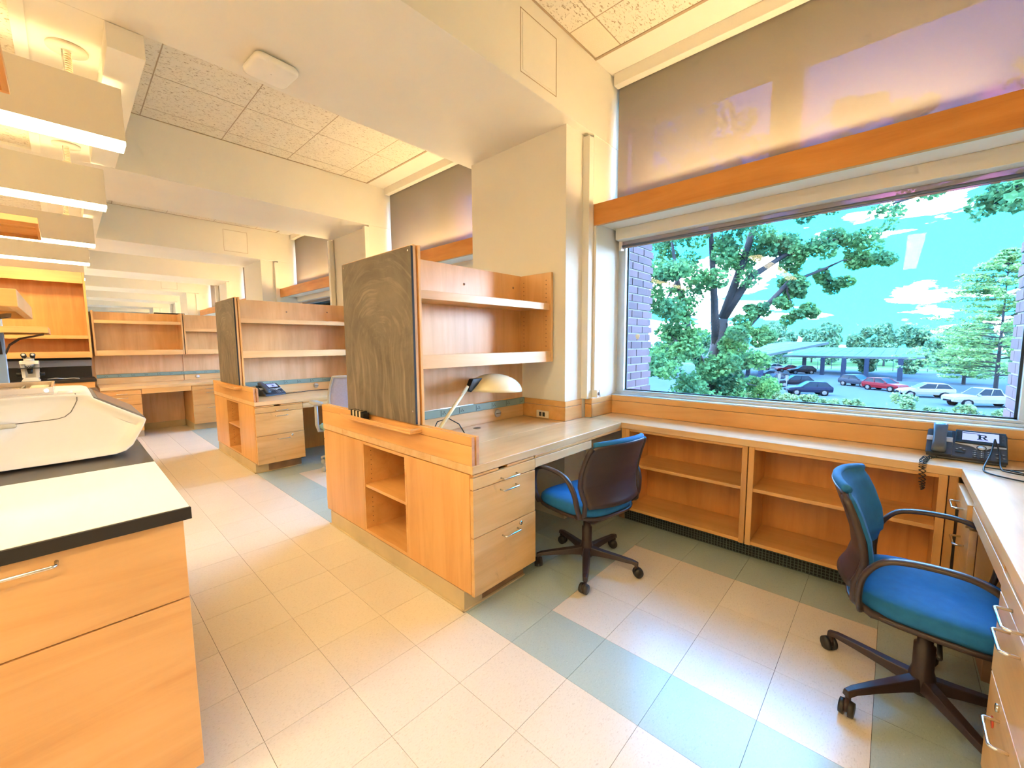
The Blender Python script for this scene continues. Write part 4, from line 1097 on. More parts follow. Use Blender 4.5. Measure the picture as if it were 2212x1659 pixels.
# ================================================================== PHONES
def letter_R(s, z=0.):
    # slab-serif capital R made of bars (local x right, y up)
    m = MB(); h = .0008
    def b(x0, x1, y0, y1): m.box(x0*s, x1*s, y0*s, y1*s, z, z+h)
    b(-.5, -.05, .36, .5); b(-.5, -.02, -.5, -.36); b(-.38, -.14, -.4, .4)
    b(-.14, .18, .36, .5); b(-.14, .18, -.06, .07)
    m.prism([(.18*s, .5*s), (.36*s, .44*s), (.42*s, .3*s), (.42*s, .13*s), (.36*s, 0), (.18*s, -.06*s), (.18*s, .07*s), (.20*s, .12*s), (.20*s, .3*s), (.18*s, .36*s)], 'z', z, z+h)
    m.prism([(.0, -.04*s), (.22*s, -.04*s), (.40*s, -.38*s), (.5*s, -.38*s), (.5*s, -.5*s), (.22*s, -.5*s)], 'z', z, z+h)
    return m
def desk_phone(label, loc, rot, full=True):
    # local: x right, y away from the user, z up; phone body tilted
    t = thing('desk_phone', label, 'phone', loc, rot, 'black desk phones')
    tilt = R(34)
    X = Matrix.Translation((0, -.075, .012)) @ Matrix.Rotation(tilt, 4, 'X')
    def part(m, name, mat, parent=t, bev=.0): return m.xform(X).build(name, mat, parent, bev)
    MB().prism([(-.075, .001), (.085, .001), (.085, .055), (.060, .100), (-.075, .012)], 'x', -.125, .128).build('stand', phone_d, t, .004)
    bo = part(MB().box(-.135, .132, 0, .185, -.006, .012), 'body', phone_d, t, .004)
    part(MB().box(-.138, -.046, .0, .170, .012, .020), 'cradle', phone_d, t, .004)
    part(MB().box(-.139, -.046, .088, .122, .0125, .0225), 'cradle_band', silver, t, .002)
    hs = MB(); 
    rings = []
    for y, w, z0, z1 in ((.004, .021, .022, .040), (.02, .026, .018, .050), (.05, .025, .024, .052), (.09, .023, .030, .056), (.13, .024, .030, .058), (.165, .026, .020, .060), (.188, .026, .020, .055), (.198, .020, .026, .046)):
        rings.append([(-.092-w, y, z0+.004), (-.092-w*.6, y, z0), (-.092+w*.6, y, z0), (-.092+w, y, z0+.004), (-.092+w, y, z1-.006), (-.092+w*.6, y, z1), (-.092-w*.6, y, z1), (-.092-w, y, z1-.006)])
    part(hs.loft(rings), 'handset', phone_g, t)
    bz = part(MB().box(-.038, .128, .098, .190, .012, .019), 'screen_bezel', black_pl, t, .003)
    lc = part(MB().box(-.015, .105, .118, .178, .019, .0195), 'screen', screen_m, bz)
    part(letter_R(.034, .0197).xform(Matrix.Translation((.052, .146, 0))), 'screen_logo', black_pl, bz)
    part(MB().box(-.014, .044, .1665, .171, .0197, .0201), 'screen_bar', phone_g, bz)
    part(MB().box(.034, .072, .1245, .1262, .0197, .0201), 'screen_text', phone_g, bz)
    bt_ = MB()
    for i in range(5):
        bt_.box(-.033, -.024, .126+i*.011, .1275+i*.011, .019, .0198); bt_.box(.113, .121, .126+i*.011, .1275+i*.011, .019, .0198)
    part(bt_, 'line_keys', phone_g, bz)
    sw = [(-.038, .097), (.128, .097), (.128, .088), (.095, .086), (.078, .080), (.064, .066), (.050, .060), (.036, .066), (.022, .080), (.004, .086), (-.03, .092)]
    part(MB().prism(sw, 'z', .012, .0145), 'silver_band', silver, t)
    part(MB().lathe([(.0, .017), (.012, .0168), (.0135, .0145)], (.050, .076, 0), 20).box(0, 0, 0, 0, 0, 0), 'navigation_button', silver, t)
    part(MB().lathe([(.0135, .0145), (.0142, .016), (.0165, .016), (.0168, .0125)], (.050, .076, 0), 20), 'navigation_ring', black_pl, t)
    for r_ in range(4):
        for c_ in range(3):
            part(MB().box(.022+c_*.021, .037+c_*.021, .010+r_*.0125, .0185+r_*.0125, .012, .0155), 'key', phone_g, t, .001)
            part(MB().box(.0275+c_*.021, .0315+c_*.021, .0125+r_*.0125, .016+r_*.0125, .0155, .0158), 'key_mark', silver, t)
    for x, y in ((-.018, .062), (-.030, .053), (-.006, .053), (.098, .046), (.118, .046), (.108, .032), (.120, .022), (.100, .022)):
        part(MB().box(x-.007, x+.007, y-.003, y+.003, .012, .0152), 'feature_key', phone_g, t, .001)
        part(MB().box(x-.003, x+.003, y-.0015, y+.0015, .0152, .0156), 'feature_mark', silver, t)
    part(MB().box(-.036, -.002, .030, .036, .012, .0148), 'volume_key', black_pl, t, .001)
    if full:
        cord = []
        path = [Vector(p) for p in ((-.10, -.085, .012), (-.125, -.15, .009), (-.132, -.243, .009), (-.134, -.258, -.02), (-.131, -.258, -.085), (-.133, -.258, -.125), (-.142, -.258, -.085), (-.145, -.256, -.02), (-.146, -.243, .010), (-.135, -.12, .009))]
        N = 300
        for i in range(N+1):
            q = i/N*(len(path)-1); a = min(int(q), len(path)-2); p = path[a].lerp(path[a+1], q-a); w = i*.62
            d = (path[a+1]-path[a]).normalized(); o1 = d.orthogonal().normalized(); o2 = d.cross(o1)
            cord.append(p + (o1*math.cos(w)+o2*math.sin(w))*.0065)
        MB().tube(cord, .0022, 5).build('coiled_cord', black_pl, t)
    return t
desk_phone('dark desk phone with a lit screen below the right end of the window', (1.715, -1.487, ZT), R(-90-4))
# the second phone faces the camera side of the second desk
desk_phone('black desk phone on the second desk behind the chalkboard rail', (.335, 4.16, ZT), R(22), full=False)
cb = MB()
def loopcable(pts, r=.0032):
    pts = [Vector(p) for p in pts]; out = []
    for i in range(len(pts)-1):
        p0 = pts[max(i-1, 0)]; p1 = pts[i]; p2 = pts[i+1]; p3 = pts[min(i+2, len(pts)-1)]
        for k in range(8):
            x = k/8; out.append(.5*((2*p1)+(-p0+p2)*x+(2*p0-5*p1+4*p2-p3)*x*x+(-p0+3*p1-3*p2+p3)*x**3))
    out.append(pts[-1]); return MB().tube(out, r, 6)
cbt = thing('cable_bundle', 'tangle of black cables on the worktop in front of the right phone', 'cable', (1.50, -1.62, ZT), world=True)
loopcable([(1.72, -1.578, .875), (1.64, -1.560, .82), (1.53, -1.53, .772), (1.44, -1.53, .770), (1.38, -1.58, .771), (1.36, -1.66, .770), (1.44, -1.715, .770), (1.60, -1.69, .770)]).build('cable', black_pl, cbt)
loopcable([(1.72, -1.578, .878), (1.66, -1.590, .82), (1.56, -1.585, .772), (1.47, -1.60, .777), (1.42, -1.68, .778), (1.30, -1.73, .77), (1.15, -1.74, .77)]).build('cable', black_pl, cbt)
loopcable([(1.54, -1.535, .773), (1.55, -1.60, .770), (1.58, -1.655, .770), (1.62, -1.695, .770)]).build('cable', black_pl, cbt)
loopcable([(1.47, -1.60, .784), (1.44, -1.64, .784), (1.34, -1.72, .772), (1.20, -1.70, .770)]).build('cable', black_pl, cbt)
tag(loopcable([(.44, 4.22, .770), (.6, 4.18, .770), (.85, 4.27, .770), (1.1, 4.25, .770), (1.35, 4.29, .770)], .004).build('phone_cord', brown_pl), 'brown cord running along the second desk from the phone', 'cord')

# ================================================================== WHITE MACHINE
def machine():
    t = thing('lab_instrument', 'large cream bench-top instrument with a slanted screen on the near lab bench', 'machine', (-1.4, 1.4, .8987), world=True)
    # profile in x,z (right part measured), extends left out of view
    prof = [(-1.61, .909), (-1.50, .909), (-1.30, .909), (-1.165, .912), (-1.135, .921), (-1.112, .942), (-1.080, 1.003), (-1.064, 1.042), (-1.070, 1.049),
            (-1.140, 1.096), (-1.212, 1.146), (-1.219, 1.158), (-1.235, 1.164), (-1.262, 1.166), (-1.34, 1.168), (-1.50, 1.168), (-1.61, 1.168)]
    cxm, czm = -1.55, 1.04
    def ring(y, ins):
        out = []
        for x, z in prof:
            nx = x - ins if x > -1.55 else x
            nz = z + ins*(1 if z < czm else -1)*.9
            out.append((nx, y, nz))
        return out
    MB().loft([ring(1.128, .030), ring(1.116, .013), ring(1.111, .004), ring(1.110, 0), ring(1.66, 0), ring(1.665, .01)], True).build('body', mach, t)
    # slanted screen recessed in the nose
    a = Vector((-1.212, 0, 1.146)); b = Vector((-1.070, 0, 1.049)); d = (b-a).normalized(); nn = Vector((-d.z, 0, d.x))
    if nn.z < 0: nn = -nn
    def slab(u0, u1, y0, y1, h0, h1):
        m = MB(); L = (b-a).length
        P_ = [(a + d*(u*L) + nn*h) for u, h in ((u0, h0), (u1, h0), (u1, h1), (u0, h1))]
        return m.prism([(p.x, p.z) for p in P_], 'y', y0, y1)
    slab(-.02, 1.0, 1.125, 1.64, -.002, .004).build('screen_frame', mach_line, t, .002)
    slab(.06, .93, 1.140, 1.62, .004, .0055).build('screen', mach_scr, t)
    # seam of the lid on the near side, with a slot handle
    seam = [(-1.60, 1.069), (-1.44, 1.0725), (-1.345, 1.0765), (-1.315, 1.078), (-1.295, 1.084), (-1.278, 1.100), (-1.266, 1.125), (-1.259, 1.143), (-1.258, 1.158), (-1.262, 1.170)]
    MB().tube([(x, 1.1103 if z < 1.15 else 1.1165, z) for x, z in seam], .0016, 5).build('lid_seam', mach_line, t)
    MB().loft([[(x-1.47, 1.1095, z+1.068) for x, z, _ in rrect(.056, .0085, .008, 0)], [(x-1.47, 1.1075, z+1.068) for x, z, _ in rrect(.053, .0065, .006, 0)]]).build('grip_slot', plain('machine_grip', rgb(206, 192, 160), .5), t)
    # clear sample tray on top
    tr = MB().box(-1.60, -1.318, 1.16, 1.60, 1.1685, 1.174); tr.box(-1.60, -1.318, 1.16, 1.168, 1.174, 1.196).box(-1.60, -1.318, 1.592, 1.60, 1.174, 1.196).box(-1.326, -1.318, 1.168, 1.592, 1.174, 1.196)
    tr.build('sample_tray', plain('clear_tray', rgb(222, 206, 186), .15, coat=.5), t, .002)
    for i in range(5):
        MB().cyl((-1.36-.0, 1.22+.075*i, 1.1741), (-1.36, 1.22+.075*i, 1.183), .026, n=16).build('tray_well', ivory, t)
    MB().box(-1.41, -1.404, 1.17, 1.59, 1.1741, 1.182).build('tray_rib', mach_line, t)
    MB().cyl((-1.335, 1.158, 1.184), (-1.335, 1.1595, 1.184), .006, n=12).build('status_light', led_m, t)
    MB().lathe([(0, .008), (.018, .008), (.022, .0), ], (-1.288, 1.20, 1.168), 20).build('lid_knob', mach, t)
machine()

# ================================================================== MICROSCOPE
def microscope():
    x, y = -1.61, 7.20; z = .8987
    t = thing('microscope', 'white binocular microscope on the far black bench', 'microscope', (x, y, z), world=True)
    w_ = plain('microscope_white', rgb(236, 232, 224), .35)
    MB().prism([(x-.085, z+.001), (x+.085, z+.001), (x+.060, z+.045), (x-.060, z+.045)], 'y', y-.10, y+.12).build('base', w_, t, .006)
    MB().prism([(x-.075, z+.04), (x-.045, z+.04), (x-.05, z+.26), (x-.085, z+.26)], 'y', y+.02, y+.11).prism([(x+.045, z+.04), (x+.075, z+.04), (x+.085, z+.26), (x+.05, z+.26)], 'y', y+.02, y+.11).box(x-.05, x+.05, y+.07, y+.11, z+.04, z+.26).build('stand', w_, t, .004)
    MB().box(x-.085, x+.085, y-.06, y+.11, z+.225, z+.268).build('arm', w_, t, .006)
    MB().box(x-.10, x+.10, y-.09, y+.05, z+.168, z+.178).build('stage', black_pl, t, .002)
    MB().cyl((x, y-.03, z+.225), (x, y-.03, z+.205), .04, n=18).build('nosepiece', silver, t)
    for a in (-.6, .0, .7): MB().cyl((x+.025*a, y-.03-.012, z+.206), (x+.035*a, y-.045, z+.180), .010, .007, n=10).build('objective', chrome, t)
    MB().cyl((x, y-.02, z+.268), (x, y-.02, z+.292), .05, .046, n=20).build('turret', w_, t)
    MB().box(x-.048, x+.048, y-.06, y+.03, z+.290, z+.318).build('head', grey_pl, t, .006)
    for s_ in (-1, 1):
        MB().cyl((x+s_*.034, y-.03, z+.312), (x+s_*.040, y-.095, z+.350), .024, .026, n=16).build('eyepiece', black_pl, t)
        MB().cyl((x+s_*.040, y-.0952, z+.3502), (x+s_*.0402, y-.097, z+.3512), .016, n=16).build('eye_lens', silver, t)
        MB().cyl((x+s_*.075, y+.06, z+.09), (x+s_*.125, y+.06, z+.09), .022, n=16).build('focus_knob', black_pl, t)
    MB().cyl((x, y-.03, z+.168), (x, y-.03, z+.10), .03, .02, n=14).build('condenser', black_pl, t)
    tag(loopcable([(x+.14, y+.1, z+.008), (x+.22, y+.02, z+.022), (x+.30, y+.08, z+.008), (x+.38, y+.02, z+.014), (x+.44, y-.05, z+.008)], .005).build('microscope_cable', silver), 'loose grey cable on the black bench right of the microscope', 'cable')
microscope()

# ================================================================== OUTSIDE
G = -5.0
structure(MB().box(2.6, 260, -120, 160, G-.4, G).build('ground', grass))
lot = sroot('parking_lot', (60, 0, G))
MB().box(50.5, 116, -60, 60, G, G+.02).build('pavement', asphalt, lot)
kb = MB().box(49.9, 50.5, -60, 60, G, G+.15); kb.build('kerb', concrete, lot)
MB().box(122, 130, -100, 120, G, G+.03).build('road', concrete, lot)
ln = MB()
for i in range(8): ln.box(53.4, 56.2, 4.5-i*2.8, 4.62-i*2.8, G+.02, G+.025)
ln.build('parking_lines', line_m, lot)
def car(kind, label, paintm, loc, rot, parts=True):
    t = thing('car', label, 'car', (loc[0], loc[1], G+.021), rot, 'cars in the parking lot')
    # length along local x (front +x)
    if kind == 'pickup':
        st = [(-2.9, .55, 1.12, .92), (-2.85, .42, 1.18, .96), (-.75, .40, 1.18, .98), (.6, .40, 1.16, .98), (1.6, .42, 1.14, .98), (2.55, .45, 1.08, .95), (2.88, .52, .95, .86)]
        gh = [(-.85, 1.16, .90), (-.65, 1.78, .74), (.55, 1.80, .74), (1.25, 1.14, .88)]; wb = (-1.75, 1.85); wr_ = .40
    elif kind == 'suv':
        st = [(-2.3, .55, 1.0, .84), (-2.22, .40, 1.08, .92), (-1.2, .36, 1.06, .94), (.4, .36, 1.02, .94), (1.2, .38, 1.00, .93), (2.0, .42, .90, .90), (2.32, .50, .74, .78)]
        gh = [(-2.12, 1.05, .84), (-1.62, 1.58, .66), (.05, 1.62, .68), (1.0, 1.0, .82)]; wb = (-1.38, 1.42); wr_ = .36
    else:
        st = [(-2.3, .5, .92, .80), (-2.2, .36, .98, .88), (-1.2, .32, .96, .90), (.5, .32, .92, .90), (1.3, .34, .88, .89), (2.05, .38, .78, .86), (2.3, .45, .64, .74)]
        gh = [(-1.75, .95, .80), (-.95, 1.38, .62), (.15, 1.42, .62), (1.05, .90, .78)]; wb = (-1.35, 1.40); wr_ = .33
    rings = []
    for x, z0, z1, w in st:
        zm = (z0+z1)/2
        rings.append([(x, -w*.92, z0), (x, w*.92, z0), (x, w, zm), (x, w*.97, z1-.08), (x, w*.90, z1), (x, -w*.90, z1), (x, -w*.97, z1-.08), (x, -w, zm)])
    MB().loft(rings, False).build('body', paintm, t, .03, 2)
    g_ = [[(x, -w, z), (x, w, z)] for x, z, w in gh]
    # glasshouse: prism between lower edge and roof
    a, b, c, d = gh
    zl = a[1]-.03
    v = [(a[0], -a[2], zl), (a[0], a[2], zl), (d[0], d[2], d[1]-.03), (d[0], -d[2], d[1]-.03), (b[0], -b[2], b[1]-.02), (b[0], b[2], b[1]-.02), (c[0], c[2], c[1]-.02), (c[0], -c[2], c[1]-.02)]
    m = MB(); m._add(v, [(0, 3, 2, 1), (4, 5, 6, 7), (0, 1, 5, 4), (1, 2, 6, 5), (2, 3, 7, 6), (3, 0, 4, 7)]); m.build('glasshouse', carglass, t, .03)
    rf = MB(); e = .012
    rf._add([(b[0]-.03, -b[2]-e, b[1]-.05), (b[0]-.03, b[2]+e, b[1]-.05), (c[0]+.03, c[2]+e, c[1]-.05), (c[0]+.03, -c[2]-e, c[1]-.05), (b[0]+.06, -b[2]+.05, b[1]+.02), (b[0]+.06, b[2]-.05, b[1]+.02), (c[0]-.08, c[2]-.05, c[1]+.02), (c[0]-.08, -c[2]+.05, c[1]+.02)],
            [(0, 3, 2, 1), (4, 5, 6, 7), (0, 1, 5, 4), (1, 2, 6, 5), (2, 3, 7, 6), (3, 0, 4, 7)])
    rf.build('roof', paintm, t, .02)
    pm = MB()
    for s_ in (-1, 1):
        for (p, q) in (((a[0], s_*a[2], zl), (b[0], s_*b[2], b[1]-.02)), ((d[0], s_*d[2], d[1]-.03), (c[0], s_*c[2], c[1]-.02)), (((a[0]+d[0])/2-.05, s_*(a[2]+.01), zl), ((b[0]+c[0])/2-.05, s_*(b[2]+.01), b[1]-.02))):
            pm.cyl((p[0], p[1]*1.01, p[2]), (q[0], q[1]*1.01, q[2]), .035, n=6)
    pm.build('pillars', paintm, t)
    for x in wb:
        for s_ in (-1, 1):
            yw = s_*(st[2][3]-.02)
            wh = MB().cyl((x, yw-s_*.2, wr_-.02), (x, yw+s_*.02, wr_-.02), wr_, n=24).build('wheel', tire, t)
            MB().cyl((x, yw+s_*.021, wr_-.02), (x, yw+s_*.035, wr_-.02), wr_*.68, wr_*.62, n=20).build('rim', rimm, wh)
            MB().cyl((x, yw-s_*.10, wr_-.01), (x, yw-s_*.003, wr_-.01), wr_+.06, n=24).build('wheel_arch', tire, t)
    fx = st[-1][0]; rx = st[0][0]
    for s_ in (-1, 1):
        MB().box(fx-.30, fx-.02, s_*.66-.14, s_*.66+.14, st[-1][2]-.14, st[-1][2]+.0).build('head_light', lampwhite, t, .02)
        MB().box(rx-.01, rx+.12, s_*.70-.10, s_*.70+.12, st[0][2]-.22, st[0][2]-.04).build('tail_light', lampred, t, .02)
        MB().box(d[0]-.28, d[0]-.12, s_*.99-.09, s_*.99+.09, d[1]+.0, d[1]+.13).build('mirror', paintm, t, .02)
    MB().box(fx-.04, fx+.03, -.5, .5, .5, .66).build('grille', tire, t, .01)
    return t
navy = carpaint('navy_paint', (.003, .006, .016)); redp = carpaint('red_paint', (.06, .004, .007)); whitep = carpaint('white_paint', (.085, .095, .10)); greyp = carpaint('grey_paint', (.011, .016, .025)); blackp = carpaint('black_paint', (.002, .003, .006)); silverp = carpaint('silver_paint', rgb(176, 186, 198))
car('suv', 'dark navy SUV parked alone below the two white sign posts', navy, (58.9, 6.05), R(115))
car('suv', 'bright red SUV in front of the solar canopy column', redp, (70.0, -.65), R(232))
car('suv', 'dark grey SUV tucked behind the bright red SUV', greyp, (74.6, 2.2), R(232))
car('suv', 'white SUV between the red SUV and the white pickup', whitep, (64.4, -4.1), R(104))
car('pickup', 'white pickup truck at the right edge of the window view', whitep, (58.2, -7.9), R(118))
car('sedan', 'small red car far back under the canopy', redp, (103.5, 15.2), R(120))
car('suv', 'black SUV far back beside the small red car', blackp, (98.0, 12.0), R(120))
car('sedan', 'white car at the far left end under the canopy', whitep, (107.5, 18.6), R(120))
car('sedan', 'black sedan in the left row, farthest under the canopy', blackp, (80.0, 13.6), R(150))
car('sedan', 'dark blue sedan in the left row beside the canopy column', navy, (73.5, 12.3), R(150))
car('sedan', 'grey sedan in the left row nearest the bushes', greyp, (64.5, 12.6), R(140))
car('suv', 'black SUV in the left row between two sedans', blackp, (68.6, 9.0), R(120))

def canopy(name, label, quad, cols, thick=.35):
    t = thing('solar_canopy', label, 'canopy', (cols[0][0], cols[0][1], G+.02), group='solar parking canopies', world=True)
    q = [Vector(p) for p in quad]
    m = MB(); m._add([tuple(p) for p in q]+[tuple(p-Vector((0, 0, thick))) for p in q], [(0, 1, 2, 3), (7, 6, 5, 4), (0, 4, 5, 1), (1, 5, 6, 2), (2, 6, 7, 3), (3, 7, 4, 0)])
    m.build('roof_frame', solar_fr, t)
    nu, nv = 12, 4
    def pt(u, v): return (q[0].lerp(q[1], u)).lerp(q[3].lerp(q[2], u), v) + Vector((0, 0, .04))
    for i in range(nu):
        for j in range(nv):
            e = .02; a, b, c, d = pt((i+e)/nu, (j+e)/nv), pt((i+1-e)/nu, (j+e)/nv), pt((i+1-e)/nu, (j+1-e)/nv), pt((i+e)/nu, (j+1-e)/nv)
            mm = MB(); dn = Vector((0, 0, .05)); mm._add([tuple(x) for x in (a, b, c, d)]+[tuple(x-dn) for x in (a, b, c, d)], [(0, 1, 2, 3), (0, 4, 5, 1), (1, 5, 6, 2), (2, 6, 7, 3), (3, 7, 4, 0)])
            mm.build('solar_panel', solar, t)
    for x, y, zt in cols:
        MB().box(x-.32, x+.32, y-.32, y+.32, G+.02, zt).build('column', steel_bl, t, .03)
        MB().box(x-.2, x+7, y-.15, y+.15, zt-.35, zt).build('cantilever', steel_bl, t)
    return t
canopy('a', 'large low solar canopy with a row of columns behind the red SUV', [(88, -4.9, -1.2), (105, 16.5, -1.6), (115, 13.0, .1), (98, -4.8, .15)],
       [(88.6, -2.2, -1.45), (92.0, 2.0, -1.55), (93.5, 5.2, -1.6), (97.2, 8.6, -1.65), (102.5, 12.2, -1.7)])
canopy('b', 'tilted solar canopy rising to the right at the left, partly behind the tree', [(72, 18.3, -1.85), (90, 7.2, 1.25), (105, 15.8, 1.4), (85, 28.3, -1.0)],
       [(74.2, 14.2, -1.2), (86.4, 18.8, -.8)])
for (x, y, lab) in ((59.43, 9.13, 'white parking sign post, left of the pair by the navy SUV'), (56.8, 7.9, 'white parking sign post, right of the pair by the navy SUV')):
    t = thing('sign_post', lab, 'sign', (x, y, G+.021), group='parking sign posts', world=True)
    MB().cyl((x, y, G+.021), (x, y, G+2.4), .05, n=8).build('post', concrete, t); MB().box(x-.02, x+.02, y-.17, y+.17, G+1.75, G+2.4).build('plate', line_m, t)

# ---- vegetation
def leaves(m, center, rad, n, size, rng, flat=1.0):
    for _ in range(n):
        while True:
            p = Vector((rng.uniform(-1, 1), rng.uniform(-1, 1), rng.uniform(-1, 1)))
            if p.length < 1: break
        p = p * (p.length**-.35) if p.length > 1e-3 else p
        c = Vector(center) + Vector((p.x*rad[0], p.y*rad[1], p.z*rad[2]))
        ax = Vector((rng.gauss(0, 1), rng.gauss(0, 1), rng.gauss(0, .5))).normalized(); b = ax.orthogonal().normalized()
        b = (Matrix.Rotation(rng.uniform(0, 6.28), 3, ax) @ b)
        s = size*rng.uniform(.6, 1.3); l = s; w = s*.5*flat
        o = len(m.v); nrm = ax.cross(b)*w*.3
        m.v += [tuple(c-ax*l*.5), tuple(c+b*w+nrm), tuple(c+ax*l*.5), tuple(c-b*w+nrm)]
        m.f += [(o, o+1, o+2), (o, o+2, o+3)]; m.sm += [False, False]
def stuff(o): o['kind'] = 'stuff'; return o
def big_tree(name, label, trunk, limbs, clusters, leafm, leaf_size, n_leaf, seed=1):
    rng = random.Random(seed)
    base = trunk[0]
    t = thing('tree', label, 'tree', base, group='trees outside the window', world=True)
    MB().tube(trunk, [.30-.15*i/(len(trunk)-1) for i in range(len(trunk))], 10).build('trunk', bark, t)
    tw = MB()
    allp = [Vector(p) for p in trunk[1:]]
    for l in limbs:
        MB().tube(l, [.13-.10*i/(len(l)-1) for i in range(len(l))], 8).build('limb', bark, t); allp += [Vector(p) for p in l]
    fo = MB()
    for c in clusters:
        cc = Vector(c[:3]); r = c[3]; dens = c[4] if len(c) > 4 else 1.
        near = min(allp, key=lambda p: (p-cc).length)
        mid = near.lerp(cc, .5) + Vector((rng.uniform(-.15, .15), rng.uniform(-.15, .15), rng.uniform(-.1, .2)))
        tw.tube([near, mid, cc], [.035, .022, .010], 5)
        k = max(4, int(7*dens))
        for i in range(k):
            d = Vector((rng.gauss(0, 1), rng.gauss(0, 1), rng.gauss(0, .7))).normalized(); e = cc + d*r*rng.uniform(.55, 1.0)
            tw.tube([cc, cc.lerp(e, .5)+Vector((0, 0, .06)), e], [.010, .007, .003], 4)
            leaves(fo, e, (r*.42, r*.42, r*.34), int(n_leaf*dens/k), leaf_size, rng)
            leaves(fo, cc.lerp(e, .5), (r*.3, r*.3, r*.25), int(n_leaf*dens/k*.35), leaf_size, rng)
    stuff(tw.build('twigs', bark, t)); stuff(fo.build('foliage', leafm, t))
    return t
cl = [(9.85,3.31,4.04,.75),(10.06,2.75,3.04,.75),(9.36,3.17,2.07,.75,1.2),(8.96,2.85,0.78,.75,1.2),(10.19,2.36,0.62,.75,1.2),(11.36,1.88,0.70,.7),(11.33,1.99,3.59,.75),(11.51,1.19,3.97,.7),(12.11,0.56,3.73,.65),(12.69,-0.15,3.83,.62),(12.71,-0.63,3.42,.5,.8),(12.07,0.82,3.05,.5,.7),(12.66,0.19,2.95,.45,.7),(12.03,1.10,2.58,.4,.55),(12.08,0.77,2.07,.42,.6),(11.44,1.51,2.20,.35,.4),(11.45,1.49,1.59,.45,.7),(10.24,2.17,4.15,.75),
      (9.83,3.35,5.46,.9),(10.68,2.47,5.5,.85),(10.81,1.99,6.3,.75,.8),(10.02,2.87,6.74,.9),(11.65,0.18,5.6,.6,.7),(12.21,-0.62,5.85,.55,.7),(11.69,-0.20,6.9,.6,.8),(12.73,-1.09,6.5,.55,.7),(12.71,-1.83,5.7,.5,.6),(12.13,0.37,4.9,.6,.8),(8.81,3.21,2.95,.7),(9.4,2.95,1.4,.7,1.1),(10.8,2.1,1.6,.6,.8),(10.7,2.3,.0,.8,1.2),(9.2,2.7,-.3,.8,1.2),(11.9,1.5,.1,.6)]
big_tree('t', 'large leafy tree with dark forked trunk filling the left half of the window',
         [(11.05, 2.75, G), (11.08, 2.70, -2.5), (11.15, 2.63, -.1), (11.2, 2.48, 1.1), (11.23, 2.36, 2.0)],
         [[(11.23, 2.36, 2.0), (11.38, 1.76, 3.08), (11.82, 1.12, 3.6), (12.3, .3, 4.0)], [(11.2, 2.48, 1.1), (10.9, 2.5, 2.6), (10.6, 2.55, 4.2), (10.4, 2.6, 5.9)], [(11.23, 2.36, 2.0), (11.3, 1.9, 3.6), (11.3, 1.5, 5.2), (11.6, .6, 6.6)], [(11.15, 2.6, .3), (11.5, 1.95, 1.6), (12.0, 1.0, 2.9), (12.5, .2, 3.3)], [(11.15, 2.63, -.1), (10.4, 2.9, 1.4), (9.8, 3.1, 3.0), (9.8, 3.3, 4.2)], [(11.3, 1.9, 4.6), (12.0, .2, 5.4), (12.6, -1.2, 6.0)]],
         cl, leaf_a, .10, 980, 3)
big_tree('t2', 'leafy tree mostly out of view, its twigs hanging at the upper right of the window',
         [(8.6, -4.6, G), (8.6, -4.5, -1), (8.55, -4.3, 3.0)],
         [[(8.55, -4.3, 2.4), (8.2, -3.2, 3.5), (7.7, -2.3, 3.3)], [(8.55, -4.3, 3.0), (9.4, -2.7, 4.3), (10.6, -1.3, 4.25)]],
         [(7.66, -2.30, 3.25, .38, .6), (7.75, -2.10, 3.42, .26, .3), (7.60, -2.45, 3.5, .40, .6), (10.72, -1.02, 4.15, .38, .35), (10.5, -1.4, 4.4, .4, .3), (8.6, -3.6, 4.4, .8), (8.9, -4.4, 4.9, .9), (9.6, -3.2, 5.6, .8)], leaf_a, .085, 420, 11)
def conifer(label, x, y, h, r, seed, n=30):
    rng = random.Random(seed)
    t = thing('tree', label, 'tree', (x, y, G), group='trees outside the window', world=True)
    MB().cyl((x, y, G), (x, y, G+h*.97), .22, .03, n=8).build('trunk', bark, t)
    br = MB(); fo = MB()
    for i in range(n):
        f = i/(n-1); z = G+h*(.12+.85*f); L = r*(1-f)**.6*rng.uniform(.55, 1.2)+.3
        for k in range(7):
            a = rng.uniform(0, 2*PI); e = Vector((x+L*math.cos(a), y+L*math.sin(a), z+L*rng.uniform(.0, .25)))
            br.tube([(x, y, z), e], [.05, .012], 4)
            for q in range(5):
                p = Vector((x, y, z)).lerp(e, .35+.65*q/4)
                leaves(fo, p, (.5, .5, .16), 15, .42, rng, .5)
    stuff(br.build('branches', bark, t)); stuff(fo.build('foliage', leaf_b, t)); return t
conifer('tall pale green conifer at the right side of the window view', 75.0, -10.6, 17.4, 7.6, 5, 30)
conifer('shorter pale conifer left of the tall one, before the treeline', 87.0, -9.0, 8.8, 3.0, 6, 16)
# far trees: two crown meshes shared between copies
def crown_mesh(seed):
    rng = random.Random(seed); m = MB()
    for i in range(16):
        a = rng.uniform(0, 2*PI); rr = rng.uniform(0, 3.8); z = rng.uniform(1.6, 9.5); rad = rng.uniform(1.6, 2.6)*(1.15-z/18)
        leaves(m, (rr*math.cos(a), rr*math.sin(a), z), (rad, rad, rad*.8), 340, .95, rng, 1.0)
    return m
protos = []
for s_ in (1, 2, 3):
    t = thing('tree', '', 'tree', (0, 0, G), group='trees in the far treeline', world=False)
    MB().tube([(0, 0, 0), (.1, .05, 2.5), (0, 0, 6)], [.28, .22, .1], 8).build('trunk', bark, t)
    stuff(crown_mesh(s_*7).build('foliage', leaf_c, t)); protos.append(t)
far = []
rng = random.Random(9)
y = 62.0; row = []
while y > -40:
    row.append((140 if len(row) % 2 else 155, y)); y -= 5.6
